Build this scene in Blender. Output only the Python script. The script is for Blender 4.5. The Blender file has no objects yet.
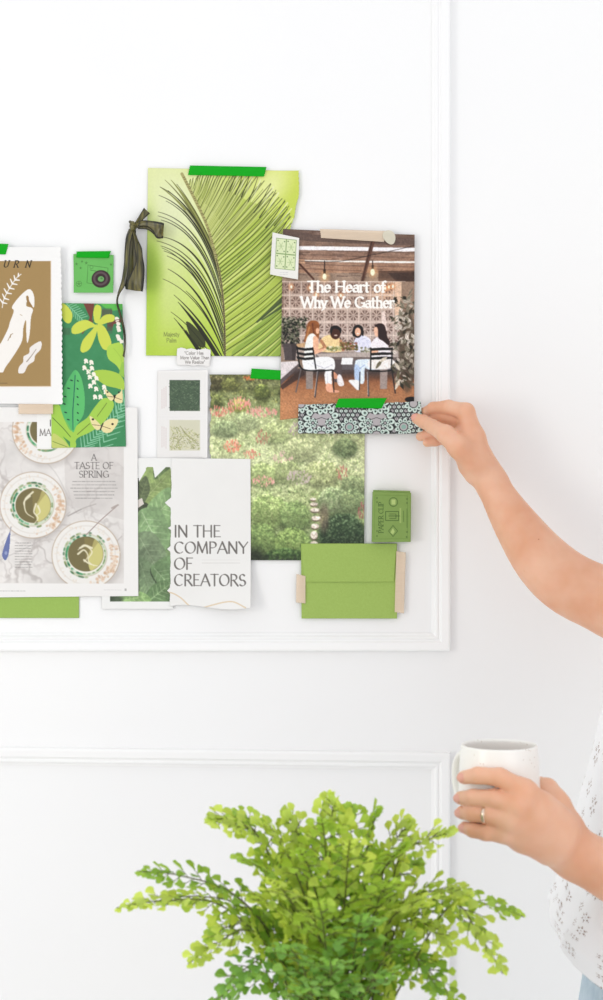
import bpy, math, random
import numpy as np
from mathutils import Vector

PI = math.pi
D_CAM, F_PX, CAM_Z = 2.4, 1600.0, 1.45      # camera distance from the wall, focal length in pixels, camera height

def P(px, py, d=0.0):
    """World point at distance d in front of the wall that a position measured on the photo stands for."""
    k = (D_CAM - d) / F_PX
    return np.array(((px - 301.5) * k, -d, CAM_Z - (py - 500.0) * k))

def lin(c):
    c = np.asarray(c, dtype=np.float64) / 255.0
    return np.where(c <= 0.04045, c / 12.92, ((c + 0.055) / 1.055) ** 2.4)

# ------------------------------------------------------------------ objects
COL = bpy.context.scene.collection

def link(o, parent=None):
    COL.objects.link(o)
    if parent is not None:
        o.parent = parent
    return o

def tag(o, label=None, cat=None, group=None, kind=None):
    for k, v in (('label', label), ('category', cat), ('group', group), ('kind', kind)):
        if v:
            o[k] = v
    return o

def mesh_obj(name, verts, faces, mat=None, parent=None, smooth=True, colors=None):
    me = bpy.data.meshes.new(name)
    verts = np.asarray(verts, dtype=np.float32)
    me.from_pydata(verts.tolist() if len(verts) < 4000 else [], [], [tuple(f) for f in faces] if len(verts) < 4000 else [])
    if len(verts) >= 4000:
        faces = np.asarray(faces, dtype=np.int32)
        n, k = faces.shape
        me.vertices.add(len(verts)); me.vertices.foreach_set('co', verts.ravel())
        me.loops.add(n * k); me.loops.foreach_set('vertex_index', faces.ravel())
        me.polygons.add(n)
        me.polygons.foreach_set('loop_start', np.arange(0, n * k, k, dtype=np.int32))
        me.update(calc_edges=True)
    if smooth and len(me.polygons):
        me.polygons.foreach_set('use_smooth', np.ones(len(me.polygons), dtype=bool))
    if colors is not None:
        a = me.color_attributes.new('Print', 'FLOAT_COLOR', 'POINT')
        c = np.ones((len(verts), 4), dtype=np.float32); c[:, :3] = colors
        a.data.foreach_set('color', c.ravel())
    me.validate(); me.update()
    if mat is not None:
        for m in (mat if isinstance(mat, (list, tuple)) else [mat]):
            me.materials.append(m)
    return link(bpy.data.objects.new(name, me), parent)

def empty(name, loc=(0, 0, 0)):
    o = bpy.data.objects.new(name, None)
    o.location = loc; o.empty_display_size = 0.05
    return link(o)

def rebase(o, loc):
    """Moves the origin of a mesh object to loc without moving its shape."""
    loc = Vector(loc)
    me = o.data
    co = np.empty(len(me.vertices) * 3, dtype=np.float32)
    me.vertices.foreach_get('co', co)
    co = co.reshape(-1, 3) - np.array(loc, dtype=np.float32)
    me.vertices.foreach_set('co', co.ravel()); me.update()
    o.location = loc
    return o

# ------------------------------------------------------------------ materials
def mat(name, color=(200, 200, 200), rough=0.5, **kw):
    m = bpy.data.materials.new(name); m.use_nodes = True
    b = m.node_tree.nodes['Principled BSDF']
    b.inputs['Base Color'].default_value = (*lin(color), 1)
    b.inputs['Roughness'].default_value = rough
    for k, v in kw.items():
        b.inputs[k.replace('_', ' ')].default_value = v
    return m

def nd(m, t, **kw):
    n = m.node_tree.nodes.new(t)
    for k, v in kw.items():
        setattr(n, k, v)
    return n

def noise_color(m, c0, c1, scale, detail=3, fac_range=(0.35, 0.65), bump=0.0, bscale=None):
    nt = m.node_tree; b = nt.nodes['Principled BSDF']
    tc = nd(m, 'ShaderNodeTexCoord'); n = nd(m, 'ShaderNodeTexNoise')
    n.inputs['Scale'].default_value = scale; n.inputs['Detail'].default_value = detail
    nt.links.new(tc.outputs['Object'], n.inputs['Vector'])
    r = nd(m, 'ShaderNodeValToRGB')
    r.color_ramp.elements[0].position, r.color_ramp.elements[1].position = fac_range
    r.color_ramp.elements[0].color = (*lin(c0), 1); r.color_ramp.elements[1].color = (*lin(c1), 1)
    nt.links.new(n.outputs['Fac'], r.inputs['Fac']); nt.links.new(r.outputs['Color'], b.inputs['Base Color'])
    if bump:
        n2 = nd(m, 'ShaderNodeTexNoise'); n2.inputs['Scale'].default_value = bscale or scale * 4
        nt.links.new(tc.outputs['Object'], n2.inputs['Vector'])
        bp = nd(m, 'ShaderNodeBump'); bp.inputs['Strength'].default_value = bump; bp.inputs['Distance'].default_value = 0.001
        nt.links.new(n2.outputs['Fac'], bp.inputs['Height']); nt.links.new(bp.outputs['Normal'], b.inputs['Normal'])
    return m

def print_mat(name, rough=0.5, gain=1.0, spec=0.35):
    """Printed paper: ink colours stored per point, with a faint fibre relief."""
    m = mat(name, rough=rough); nt = m.node_tree; b = nt.nodes['Principled BSDF']
    a = nd(m, 'ShaderNodeVertexColor', layer_name='Print')
    h = nd(m, 'ShaderNodeVectorMath', operation='SCALE'); h.inputs['Scale'].default_value = gain
    nt.links.new(a.outputs['Color'], h.inputs[0]); nt.links.new(h.outputs[0], b.inputs['Base Color'])
    b.inputs['Specular IOR Level'].default_value = spec
    tc = nd(m, 'ShaderNodeTexCoord'); n = nd(m, 'ShaderNodeTexNoise'); n.inputs['Scale'].default_value = 700
    bp = nd(m, 'ShaderNodeBump'); bp.inputs['Strength'].default_value = 0.06; bp.inputs['Distance'].default_value = 0.0005
    nt.links.new(tc.outputs['Object'], n.inputs['Vector']); nt.links.new(n.outputs['Fac'], bp.inputs['Height'])
    nt.links.new(bp.outputs['Normal'], b.inputs['Normal'])
    return m

# ------------------------------------------------------------------ a small painter for printed artwork
def catmull(pts, n=8, closed=False):
    p = np.asarray(pts, float)
    if len(p) < 3:
        return p
    if closed:
        q = np.vstack([p[-1], p, p[0], p[1]])
    else:
        q = np.vstack([2 * p[0] - p[1], p, 2 * p[-1] - p[-2]])
    out = []
    t = np.linspace(0, 1, n, endpoint=False)[:, None]
    for i in range(1, len(q) - 2):
        a, b, c, d = q[i - 1], q[i], q[i + 1], q[i + 2]
        out.append(0.5 * (2 * b + (c - a) * t + (2 * a - 5 * b + 4 * c - d) * t ** 2 + (3 * b - a - 3 * c + d) * t ** 3))
    if not closed:
        out.append(q[-2][None])
    return np.vstack(out)

def vnoise(shape, cell, seed, octaves=3):
    """Smooth value noise 0..1 on an image grid; cell in samples."""
    rng = np.random.RandomState(seed); h, w = shape
    out = np.zeros(shape); amp = 1.0; tot = 0
    for o in range(octaves):
        c = max(cell / 2 ** o, 1.0)
        gh, gw = int(h / c) + 3, int(w / c) + 3
        g = rng.rand(gh, gw)
        y = np.arange(h) / c; x = np.arange(w) / c
        yi, xi = y.astype(int), x.astype(int); fy, fx = y - yi, x - xi
        fy = (fy * fy * (3 - 2 * fy))[:, None]; fx = (fx * fx * (3 - 2 * fx))[None]
        a = g[yi][:, xi]; b = g[yi][:, xi + 1]; c2 = g[yi + 1][:, xi]; d = g[yi + 1][:, xi + 1]
        out += amp * ((a * (1 - fx) + b * fx) * (1 - fy) + (c2 * (1 - fx) + d * fx) * fy)
        tot += amp; amp *= 0.5
    return out / tot

class Art:
    def __init__(s, x0, y0, x1, y1, col=(255, 255, 255), res=4):
        s.x0, s.y0, s.x1, s.y1, s.r = x0, y0, x1, y1, res
        s.w, s.h = int((x1 - x0) * res), int((y1 - y0) * res)
        s.a = np.empty((s.h, s.w, 3)); s.a[:] = col
        s.view()
    def view(s, ox=0, oy=0, k=1.0):
        s.ox, s.oy, s.k = ox, oy, k
        return s
    def T(s, pts):
        p = np.asarray(pts, float).reshape(-1, 2)
        return np.stack([(s.ox + p[:, 0] / s.k - s.x0) * s.r, (s.oy + p[:, 1] / s.k - s.y0) * s.r], 1)
    def _box(s, lo, hi):
        a = np.maximum(np.floor(lo).astype(int), 0); b = np.minimum(np.ceil(hi).astype(int) + 1, (s.w, s.h))
        if a[0] >= b[0] or a[1] >= b[1]:
            return None
        X, Y = np.meshgrid(np.arange(a[0], b[0]) + .5, np.arange(a[1], b[1]) + .5)
        return a, b, X, Y
    def _put(s, a, b, m, col, al):
        m = (m * al)[..., None]
        v = s.a[a[1]:b[1], a[0]:b[0]]
        v[:] = v * (1 - m) + np.asarray(col, float) * m
    def poly(s, pts, col, al=1.0, smooth=0):
        q = s.T(pts)
        if smooth:
            q = catmull(q, smooth, True)
        g = s._box(q.min(0), q.max(0))
        if g is None:
            return s
        a, b, X, Y = g
        ins = np.zeros(X.shape, bool); j = len(q) - 1
        for i in range(len(q)):
            (xi, yi), (xj, yj) = q[i], q[j]
            if yi != yj:
                ins ^= ((yi > Y) != (yj > Y)) & (X < (xj - xi) * (Y - yi) / (yj - yi) + xi)
            j = i
        s._put(a, b, ins.astype(float), col, al)
        return s
    def line(s, pts, w, col, al=1.0, w2=None, smooth=0):
        """w in photo pixels, tapering to w2 at the end."""
        q = s.T(pts)
        if smooth:
            q = catmull(q, smooth)
        w2 = w if w2 is None else w2
        n = len(q) - 1
        R = max(w, w2) * s.r / 2 + 1
        g = s._box(q.min(0) - R, q.max(0) + R)
        if g is None:
            return s
        a, b, X, Y = g
        m = np.zeros(X.shape)
        for i in range(n):
            r0 = (w + (w2 - w) * i / n) * s.r / 2; r1 = (w + (w2 - w) * (i + 1) / n) * s.r / 2
            d = q[i + 1] - q[i]; L = d @ d + 1e-9
            t = np.clip(((X - q[i][0]) * d[0] + (Y - q[i][1]) * d[1]) / L, 0, 1)
            ds = np.hypot(X - q[i][0] - t * d[0], Y - q[i][1] - t * d[1])
            rr = r0 + (r1 - r0) * t
            m = np.maximum(m, np.clip(rr - ds + .5, 0, 1) * np.minimum(1, 2 * rr))
        s._put(a, b, m, col, al)
        return s
    def ell(s, cx, cy, rx, ry, col, al=1.0, rot=0, soft=0, ring=None):
        """rx, ry in view units; ring = line width in photo pixels."""
        c = s.T([(cx, cy)])[0]; rx *= s.r / s.k; ry *= s.r / s.k
        R = max(rx, ry) * (1 + soft) + 2 + (ring or 0) * s.r
        g = s._box(c - R, c + R)
        if g is None:
            return s
        a, b, X, Y = g
        X = X - c[0]; Y = Y - c[1]; ca, sa = math.cos(rot), math.sin(rot)
        u, v = (X * ca + Y * sa) / rx, (-X * sa + Y * ca) / ry
        rho = np.hypot(u, v); mm = min(rx, ry)
        if ring:
            m = np.clip(ring * s.r / 2 - np.abs(rho - 1) * mm + .5, 0, 1)
        elif soft:
            m = np.clip((1 + soft - rho) / (2 * soft), 0, 1); m = m * m * (3 - 2 * m)
        else:
            m = np.clip((1 - rho) * mm + .5, 0, 1)
        s._put(a, b, m, col, al)
        return s
    def rect(s, x0, y0, x1, y1, col, al=1.0):
        return s.poly([(x0, y0), (x1, y0), (x1, y1), (x0, y1)], col, al)
    def grad(s, x0, y0, x1, y1, cols, horiz=False):
        a, b = s.T([(x0, y0), (x1, y1)]).round().astype(int)
        a = np.maximum(a, 0); b = np.minimum(b, (s.w, s.h))
        if a[0] >= b[0] or a[1] >= b[1]: return s
        n = b[0] - a[0] if horiz else b[1] - a[1]
        t = np.linspace(0, len(cols) - 1, n); c = np.asarray(cols, float)
        i = np.minimum(t.astype(int), len(cols) - 2); f = (t - i)[:, None]
        g = c[i] * (1 - f) + c[i + 1] * f
        s.a[a[1]:b[1], a[0]:b[0]] = g[None] if horiz else g[:, None]
        return s
    def tone(s, cell, amp, seed=1, octaves=3, tint=(1, 1, 1)):
        n = (vnoise((s.h, s.w), cell * s.r, seed, octaves) - .5)[..., None] * 2 * amp
        s.a = np.clip(s.a + n * np.asarray(tint), 0, 255)
        return s
    def scatter(s, fn, box, n, seed):
        rng = random.Random(seed)
        for _ in range(n):
            fn(rng, rng.uniform(box[0], box[2]), rng.uniform(box[1], box[3]))
        return s
    def grain(s, cell, amp, seed=1, sat=1.0, gain=1.0, lift=0.0):
        """Photographic micro-contrast: fine multiplicative mottling, then a saturation and brightness trim."""
        n = vnoise((s.h, s.w), cell * s.r, seed, 2)[..., None]
        s.a = s.a * (1 + (n - .5) * 2 * amp)
        g = s.a.mean(-1, keepdims=True)
        s.a = np.clip((g + (s.a - g) * sat) * gain + lift, 0, 252)
        return s
    def veins(s, box, col, al, seed, cell=14, width=.03):
        a, b = s.T([(box[0], box[1]), (box[2], box[3])]).astype(int); a = np.maximum(a, 0)
        v = s.a[a[1]:b[1], a[0]:b[0]]
        n = vnoise(v.shape[:2], cell * s.r, seed, 4); w = vnoise(v.shape[:2], cell * s.r * 1.7, seed + 9, 2)
        m = (np.clip(1 - np.abs(n - .5) / width, 0, 1) * np.clip((w - .35) * 3, 0, 1) * al)[..., None]
        v[:] = v * (1 - m) + np.array(col, float) * m
        return s
    def blur(s, px):
        k = max(1, int(px * s.r / 2))
        for ax in (0, 1):
            for _ in range(2):
                c = np.cumsum(np.concatenate([np.repeat(s.a.take([0], ax), k + 1, ax), s.a, np.repeat(s.a.take([-1], ax), k, ax)], ax), ax)
                n = s.a.shape[ax]
                s.a = (c.take(range(2 * k + 1, 2 * k + 1 + n), ax) - c.take(range(0, n), ax)) / (2 * k + 1)
        return s
    def sample(s, X, Y):
        x = np.clip((X - s.x0) * s.r - .5, 0, s.w - 1.001); y = np.clip((Y - s.y0) * s.r - .5, 0, s.h - 1.001)
        xi, yi = x.astype(int), y.astype(int); fx, fy = (x - xi)[..., None], (y - yi)[..., None]
        A = s.a
        xi1, yi1 = np.minimum(xi + 1, s.w - 1), np.minimum(yi + 1, s.h - 1)
        return (A[yi, xi] * (1 - fx) + A[yi, xi1] * fx) * (1 - fy) + (A[yi1, xi] * (1 - fx) + A[yi1, xi1] * fx) * fy

# ---- lettering: strokes with broad-nib contrast
def arc(cx, cy, rx, ry, a0, a1, n=14):
    t = np.radians(np.linspace(a0, a1, n))
    return list(zip(cx + rx * np.cos(t), cy + ry * np.sin(t)))
G = {
 'A': (.8, [[(.02, 0), (.4, 1)], [(.4, 1), (.78, 0)], [(.17, .34), (.63, .34)]]),
 'C': (.82, [arc(.45, .5, .38, .5, 48, 312)]),
 'D': (.8, [[(.1, 0), (.1, 1)], [(.1, 1), (.3, 1)] + arc(.3, .5, .42, .5, 90, -90) + [(.1, 0)]]),
 'E': (.62, [[(.1, 0), (.1, 1)], [(.1, 1), (.55, 1)], [(.1, .52), (.48, .52)], [(.1, 0), (.57, 0)]]),
 'F': (.58, [[(.1, 0), (.1, 1)], [(.1, 1), (.55, 1)], [(.1, .52), (.46, .52)]]),
 'G': (.86, [arc(.45, .5, .38, .5, 48, 350), [(.8, .42), (.8, .08)], [(.55, .42), (.82, .42)]]),
 'H': (.82, [[(.1, 0), (.1, 1)], [(.7, 0), (.7, 1)], [(.1, .52), (.7, .52)]]),
 'I': (.26, [[(.13, 0), (.13, 1)]]),
 'L': (.58, [[(.1, 0), (.1, 1)], [(.1, 0), (.54, 0)]]),
 'M': (.96, [[(.08, 0), (.14, 1)], [(.14, 1), (.47, .08)], [(.47, .08), (.8, 1)], [(.8, 1), (.87, 0)]]),
 'N': (.84, [[(.1, 0), (.1, 1)], [(.1, 1), (.7, 0)], [(.7, 0), (.7, 1)]]),
 'O': (.9, [arc(.45, .5, .39, .5, 90, 450, 26)]),
 'P': (.64, [[(.1, 0), (.1, 1)], [(.1, 1), (.28, 1)] + arc(.3, .74, .27, .26, 90, -90) + [(.1, .48)]]),
 'R': (.72, [[(.1, 0), (.1, 1)], [(.1, 1), (.28, 1)] + arc(.3, .74, .27, .26, 90, -90) + [(.1, .48)], [(.32, .48), (.68, 0)]]),
 'S': (.6, [arc(.3, .74, .22, .26, 40, 250) + arc(.3, .25, .25, .25, 80, -140)]),
 'T': (.7, [[(.35, 0), (.35, 1)], [(.02, 1), (.68, 1)]]),
 'U': (.8, [[(.1, 1), (.1, .35)] + arc(.39, .33, .29, .33, 180, 360) + [(.68, 1)]]),
 'V': (.76, [[(.02, 1), (.38, 0)], [(.38, 0), (.74, 1)]]),
 'W': (1.1, [[(.02, 1), (.3, 0)], [(.3, 0), (.55, .95)], [(.55, .95), (.8, 0)], [(.8, 0), (1.08, 1)]]),
 'Y': (.74, [[(.02, 1), (.37, .48)], [(.72, 1), (.37, .48)], [(.37, .48), (.37, 0)]]),
 'Z': (.66, [[(.06, 1), (.6, 1)], [(.6, 1), (.05, 0)], [(.05, 0), (.62, 0)]]),
 'a': (.52, [arc(.26, .46, .17, .18, 150, 20) + [(.42, .1), (.48, .02)], arc(.23, .19, .17, .18, 60, 330)]),
 'e': (.52, [arc(.26, .32, .2, .32, 10, 320), [(.07, .36), (.46, .36)]]),
 'f': (.34, [[(.14, 0), (.14, .8)] + arc(.28, .82, .14, .18, 180, 60), [(.0, .62), (.32, .62)]]),
 'h': (.58, [[(.1, 0), (.1, 1)], [(.1, .45)] + arc(.28, .42, .18, .22, 150, 0) + [(.46, 0)]]),
 'i': (.22, [[(.1, 0), (.1, .62)], [(.1, .84), (.1, .88)]]),
 'j': (.22, [[(.12, .62), (.12, -.1), (.02, -.24)], [(.12, .84), (.12, .88)]]),
 'l': (.22, [[(.1, 0), (.1, 1)]]),
 'm': (.86, [[(.1, 0), (.1, .62)], [(.1, .45)] + arc(.26, .42, .16, .22, 150, 0) + [(.42, 0)], [(.42, .45)] + arc(.58, .42, .16, .22, 150, 0) + [(.74, 0)]]),
 'n': (.58, [[(.1, 0), (.1, .62)], [(.1, .45)] + arc(.28, .42, .18, .22, 150, 0) + [(.46, 0)]]),
 'o': (.56, [arc(.28, .32, .21, .33, 90, 450, 20)]),
 'r': (.4, [[(.1, 0), (.1, .62)], [(.1, .42)] + arc(.27, .44, .16, .2, 160, 50)]),
 's': (.42, [arc(.2, .47, .14, .16, 30, 250) + arc(.2, .16, .16, .16, 80, -140)]),
 't': (.36, [[(.14, .85), (.14, .12)] + arc(.24, .12, .1, .13, 180, 300), [(.0, .62), (.33, .62)]]),
 'u': (.58, [[(.1, .62), (.1, .22)] + arc(.27, .2, .17, .21, 180, 350), [(.45, .62), (.45, 0)]]),
 'y': (.5, [[(.04, .62), (.25, 0)], [(.46, .62), (.2, -.14), (.06, -.26)]]),
 'z': (.42, [[(.04, .62), (.38, .62)], [(.38, .62), (.04, 0)], [(.04, 0), (.4, 0)]]),
 '"': (.3, [[(.08, 1), (.06, .78)], [(.2, 1), (.18, .78)]]),
 ' ': (.32, []),
}

def text(art, s, x, y, h, width=None, col=(60, 60, 60), thick=.16, thin=.05, serif=True, gap=.04, slant=0.0, rot=0.0, al=1.0, centre=False):
    """Letters on a baseline starting at photo position (x, y), cap height h, fitted to width."""
    adv = sum(G[c][0] + gap for c in s) - gap
    sx = (width / (adv * h)) if width else 1.0
    if centre:
        x -= adv * h * sx / 2 * math.cos(rot); y -= adv * h * sx / 2 * math.sin(rot)
    cr, sr = math.cos(rot), math.sin(rot)
    pen = 0.0
    def W(p):
        u = (pen + p[0] + slant * p[1]) * h * sx; v = -p[1] * h
        return (x + u * cr - v * sr, y + u * sr + v * cr)
    keep = (art.ox, art.oy, art.k); art.view()
    for c in s:
        a, strokes = G[c]
        xh = .62 if c.islower() else 1.0
        for st in strokes:
            for p, q in zip(st[:-1], st[1:]):
                ang = math.atan2(q[1] - p[1], q[0] - p[0])
                wd = thin + (thick - thin) * abs(math.sin(ang - math.radians(24))) ** 1.6
                art.line([W(p), W(q)], max(wd * h, .22), col, al * min(1, wd * h / .22))
            if serif and len(st) >= 2:
                for e, o in ((st[0], st[1]), (st[-1], st[-2])):
                    if abs(e[0] - o[0]) < abs(e[1] - o[1]) * 1.1 and (abs(e[1]) < .01 or abs(e[1] - 1) < .01 or (c.islower() and abs(e[1] - .62) < .01)) and not (c in 'MNAVW' and len([1 for t in strokes for z in (t[0], t[-1]) if z == e]) > 1):
                        art.line([W((e[0] - .11, e[1])), W((e[0] + .11, e[1]))], thin * h * 1.2, col, al)
        pen += a + gap
    art.view(*keep)

def microtext(art, x0, y0, x1, dy, n, col, al=.7, h=.8, seed=3, ragged=0.1, centre=False):
    rng = random.Random(seed)
    for i in range(n):
        y = y0 + i * dy; w = (x1 - x0) * (1 - rng.random() * ragged); x = x0 + ((x1 - x0 - w) / 2 if centre else 0); e = x + w
        while x < e:
            l = min(rng.uniform(1.5, 4.5), e - x)
            art.line([(x, y), (x + l, y)], h * rng.uniform(.7, 1), col, al * rng.uniform(.7, 1)); x += l + .9

# ------------------------------------------------------------------ sheets of paper
INK_GAIN = 0.93
def sheet(name, art, corners, d, mat_, res=2.0, edges=None, lift=None, thick=0.0005, label=None, cat='paper', group=None, parent=None):
    """corners: photo positions TL, TR, BR, BL. edges: dict side -> function(t) giving an outward offset in photo px.
    lift(u, v) adds distance from the wall in metres."""
    tl, tr, br, bl = [np.array(c, float) for c in corners]
    nx = max(2, int(np.linalg.norm(tr - tl) * res)); ny = max(2, int(np.linalg.norm(bl - tl) * res))
    u, v = np.meshgrid(np.linspace(0, 1, nx), np.linspace(0, 1, ny))
    B = (1 - v)[..., None] * ((1 - u)[..., None] * tl + u[..., None] * tr) + v[..., None] * ((1 - u)[..., None] * bl + u[..., None] * br)
    if edges:
        wpx = np.linalg.norm(tr - tl); hpx = np.linalg.norm(bl - tl)
        for side, f in edges.items():
            if side in 'LR':
                o = np.array([f(t) for t in v[:, 0]])[:, None]
                near = 12.0 / wpx
                k = np.clip(1 - (u if side == 'L' else 1 - u) / near, 0, 1)
                B[..., 0] += o * k * (-1 if side == 'L' else 1)
            else:
                o = np.array([f(t) for t in u[0]])[None]
                near = 12.0 / hpx
                k = np.clip(1 - (v if side == 'T' else 1 - v) / near, 0, 1)
                B[..., 1] += o * k * (-1 if side == 'T' else 1)
    dd = np.full(u.shape, d) + (lift(u, v) if lift else 0)
    k = (D_CAM - d) / F_PX
    X = (B[..., 0] - 301.5) * k; Z = CAM_Z - (B[..., 1] - 500) * k
    V = np.stack([X, -dd, Z], -1)
    C = lin(art.sample(B[..., 0], B[..., 1])) * INK_GAIN
    idx = np.arange(nx * ny).reshape(ny, nx)
    F = np.stack([idx[:-1, :-1], idx[1:, :-1], idx[1:, 1:], idx[:-1, 1:]], -1).reshape(-1, 4)
    ring = np.concatenate([idx[0, :-1], idx[:-1, -1], idx[-1, :0:-1], idx[:0:-1, 0]])
    V = V.reshape(-1, 3); C = C.reshape(-1, 3)
    V2 = V[ring].copy(); V2[:, 1] += thick
    n0 = len(V); r2 = n0 + np.arange(len(ring))
    a, b = ring, np.roll(ring, -1); c, e = np.roll(r2, -1), r2
    F = np.vstack([F, np.stack([a, b, c, e], -1)])
    V = np.vstack([V, V2]); C = np.vstack([C, C[ring]])
    o = mesh_obj(name, V, F, mat_, parent, True, C)
    if label:
        tag(o, label, cat, group)
    c0 = V[:n0].mean(0)
    return rebase(o, c0) if parent is None else o

def torn(seed, amp, n=14, base=0.0):
    rng = random.Random(seed); v = [base + rng.uniform(-amp, amp) for _ in range(n + 2)]
    w = [rng.uniform(-amp, amp) * .35 for _ in range(n * 6 + 2)]
    def f(t):
        x = t * n; i = min(int(x), n); g = x - i
        y = t * n * 6; k = min(int(y), n * 6); q = y - k
        return v[i] * (1 - g) + v[i + 1] * g + w[k] * (1 - q) + w[k + 1] * q
    return f
# ================================================================== printed artwork
M_PAPER = print_mat('printed_paper', 0.55)
M_GLOSS = print_mat('coated_print', 0.32)
INK = (58, 56, 54)

def art_palm():
    a = Art(140, 160, 306, 362, (214, 228, 128))
    a.view()
    n = 40
    yy = np.linspace(0, 1, a.h)[:, None, None]; xx = np.linspace(0, 1, a.w)[None, :, None]
    c00, c10, c01, c11 = [np.array(c, float) for c in ((226, 232, 172), (204, 216, 84), (182, 210, 70), (176, 206, 76))]
    a.a = (c00 * (1 - xx) + c10 * xx) * (1 - yy) + (c01 * (1 - xx) + c11 * xx) * yy
    a.ell(176, 212, 30, 44, (236, 240, 206), .75, soft=.9)
    a.ell(174, 290, 26, 40, (222, 234, 168), .5, soft=.9)
    a.ell(270, 186, 22, 14, (236, 240, 170), .8, soft=.9, rot=-.9)
    a.ell(148, 290, 10, 60, (170, 206, 60), .7, soft=.9)
    a.ell(152, 268, 9, 22, (140, 180, 50), .55, soft=.9)
    rach = catmull([(226.5, 440), (226, 400), (225, 362), (224.6, 330), (223, 300), (220, 276), (214, 250), (207, 226), (198, 206), (187, 184), (182, 174)], 14)
    def at_y(y):
        i = int(np.argmin(np.abs(rach[:, 1] - y))); return rach[i]
    rng = random.Random(4)
    # right side: dense fan of leaflets, base of each -> tip
    key = [(430, 299, 366), (400, 299, 338), (372, 299, 312), (350, 298, 291), (330, 297, 268), (312, 296, 250), (298, 294, 232), (286, 291, 219), (276, 288, 209), (266, 285, 202), (257, 276, 190), (249, 271, 184), (242, 258, 177), (236, 250, 173), (231, 243, 172), (226, 236, 172), (221, 229, 172), (216, 222, 172), (211, 216, 172), (206, 210, 172), (200, 204, 172), (194, 198, 173), (187, 190, 176)]
    a.poly([(226, 400), tuple(at_y(330)), tuple(at_y(290)), tuple(at_y(250)), tuple(at_y(220)), tuple(at_y(196)), (196, 186), (226, 192), (262, 206), (280, 226), (290, 250), (299, 300), (299, 370)], (176, 194, 84), .75)
    a.poly([(226, 400), (232, 352), (262, 318), (299, 290), (299, 380)], (126, 158, 66), .55)
    N = 62
    for ps in (0, 1):
      for i in range(N):
        f = (i + .5 * ps) / (N - .5) * (len(key) - 1); k = min(int(f), len(key) - 2); g = f - k
        kk = np.array(key[k], float) * (1 - g) + np.array(key[k + 1], float) * g
        s = at_y(kk[0]); top = kk[0] < 258
        r1 = random.Random(i * 7); e = kk[1:] + np.array([r1.uniform(-1, 1), r1.uniform(-1.0, 5)])
        dv = e - s; nv = np.array([dv[1], -dv[0]]) / np.linalg.norm(dv)
        m = (s + e) / 2 - nv * (3.0 - 2.0 * top)
        if ps == 0:
            body = r1.choice([(188, 206, 88), (172, 194, 70), (202, 216, 112), (150, 176, 60)]) if not top else r1.choice([(176, 186, 96), (196, 204, 122), (158, 170, 80)])
            wd = 3.0 if not top else 2.0
            a.line([s, m, e], wd, body, .9, w2=wd * .4, smooth=10)
            a.line([s - nv * .7, m - nv * .9, e], .5, (226, 232, 160), .75, w2=.4, smooth=10)
            a.line([s + nv * .9, m + nv * 1.2, e + nv * .2], .9 if not top else .8, (66, 78, 28) if not top else (86, 92, 42), .95, w2=.7, smooth=10)
        elif i % 3:
            a.line([s * .5 + m * .5, m, e * .8 + m * .2], .5, (104, 120, 44), .7, w2=.5, smooth=6)
    for (x0, y0, x1, y1, w) in ((257, 322, 284, 298, 5), (262, 320, 286, 304, 3)):
        a.line([(x0, y0), (x1, y1)], w * .4, (60, 76, 44), .85, w2=w)
    for (x0, y0, x1, y1) in ((271, 184, 240, 236), (276, 190, 246, 240), (285, 200, 250, 250), (289, 206, 262, 242), (290, 216, 268, 248), (258, 177, 240, 222), (250, 174, 234, 216), (243, 173, 229, 212), (236, 173, 224, 206)):
        xm, ym = x0 * .45 + x1 * .55, y0 * .45 + y1 * .55
        a.line([(x0 + 2.5, y0 + 3), (xm + 3, ym + 1)], 1.6, (236, 238, 196), .6, w2=.3)
        a.line([(x0, y0), ((x0 + xm) / 2 + .5, (y0 + ym) / 2 + .5), (xm, ym)], .5, (56, 60, 28), .95, w2=1.1, smooth=6)
    # left side: long dark leaflets arching out and down
    L = [(252, 182, 176, 1.0, .6, .4, 0), (258, 171, 180, 4.2, .55, .36, 2), (264, 165, 180, 2.2, .6, .34, 0), (272, 160, 187, 3.0, .62, .28, 2), (280, 160, 187, 1.3, .66, .2, 1), (288, 159, 195.5, 1.6, .68, .16, 1), (296, 166, 201, 1.2, .68, .2, 1), (304, 158, 212, 1.2, .7, .11, 1),
         (308, 158, 216, 1.0, .7, .12, 1), (314, 161, 220, 1.3, .7, .12, 1), (322, 163, 237, 1.8, .7, .1, 1), (328, 157, 241, 1.0, .7, .12, 1), (334, 161, 246, 1.6, .68, .14, 1), (340, 164, 251, 1.6, .68, .14, 1), (346, 167, 256, 1.5, .66, .16, 1), (350, 162, 248, .9, .66, .16, 1),
         (352, 168, 269, 1.8, .64, .22, 1), (356, 163, 279, .7, .64, .2, 1), (358, 186, 291, 1.6, .6, .3, 1), (362, 174, 295, 1.8, .55, .35, 1), (366, 178, 302, 4.2, .5, .4, 1), (372, 182, 306, 2.6, .5, .4, 1), (380, 171, 312, 1.0, .55, .3, 1), (388, 174, 318, 2.2, .5, .4, 1), (398, 178, 323, 3.2, .5, .4, 1), (412, 186, 330, 3.2, .5, .4, 1), (424, 198, 342, 2.6, .5, .4, 1)]
    for (sy, ex, ey, w, cx, cy, kd) in L:
        s = at_y(sy); e = np.array([ex, ey], float); dx, dy = s - e
        c = e + (dx * cx, dy * cy)
        tt = np.linspace(0, 1, 22)[:, None]
        q = e * (1 - tt) ** 2 + c * 2 * tt * (1 - tt) + s * tt ** 2
        col = [(110, 112, 56), (34, 36, 20), (126, 130, 62)][kd]
        if kd == 1 and sy < 350: a.line(q[8:] - (1.7, -1.2), .9, (240, 240, 226), .6, w2=.7)
        a.line(q[:11], .4, col, .97, w2=w); a.line(q[10:], w, col, .97, w2=w * .6)
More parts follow.
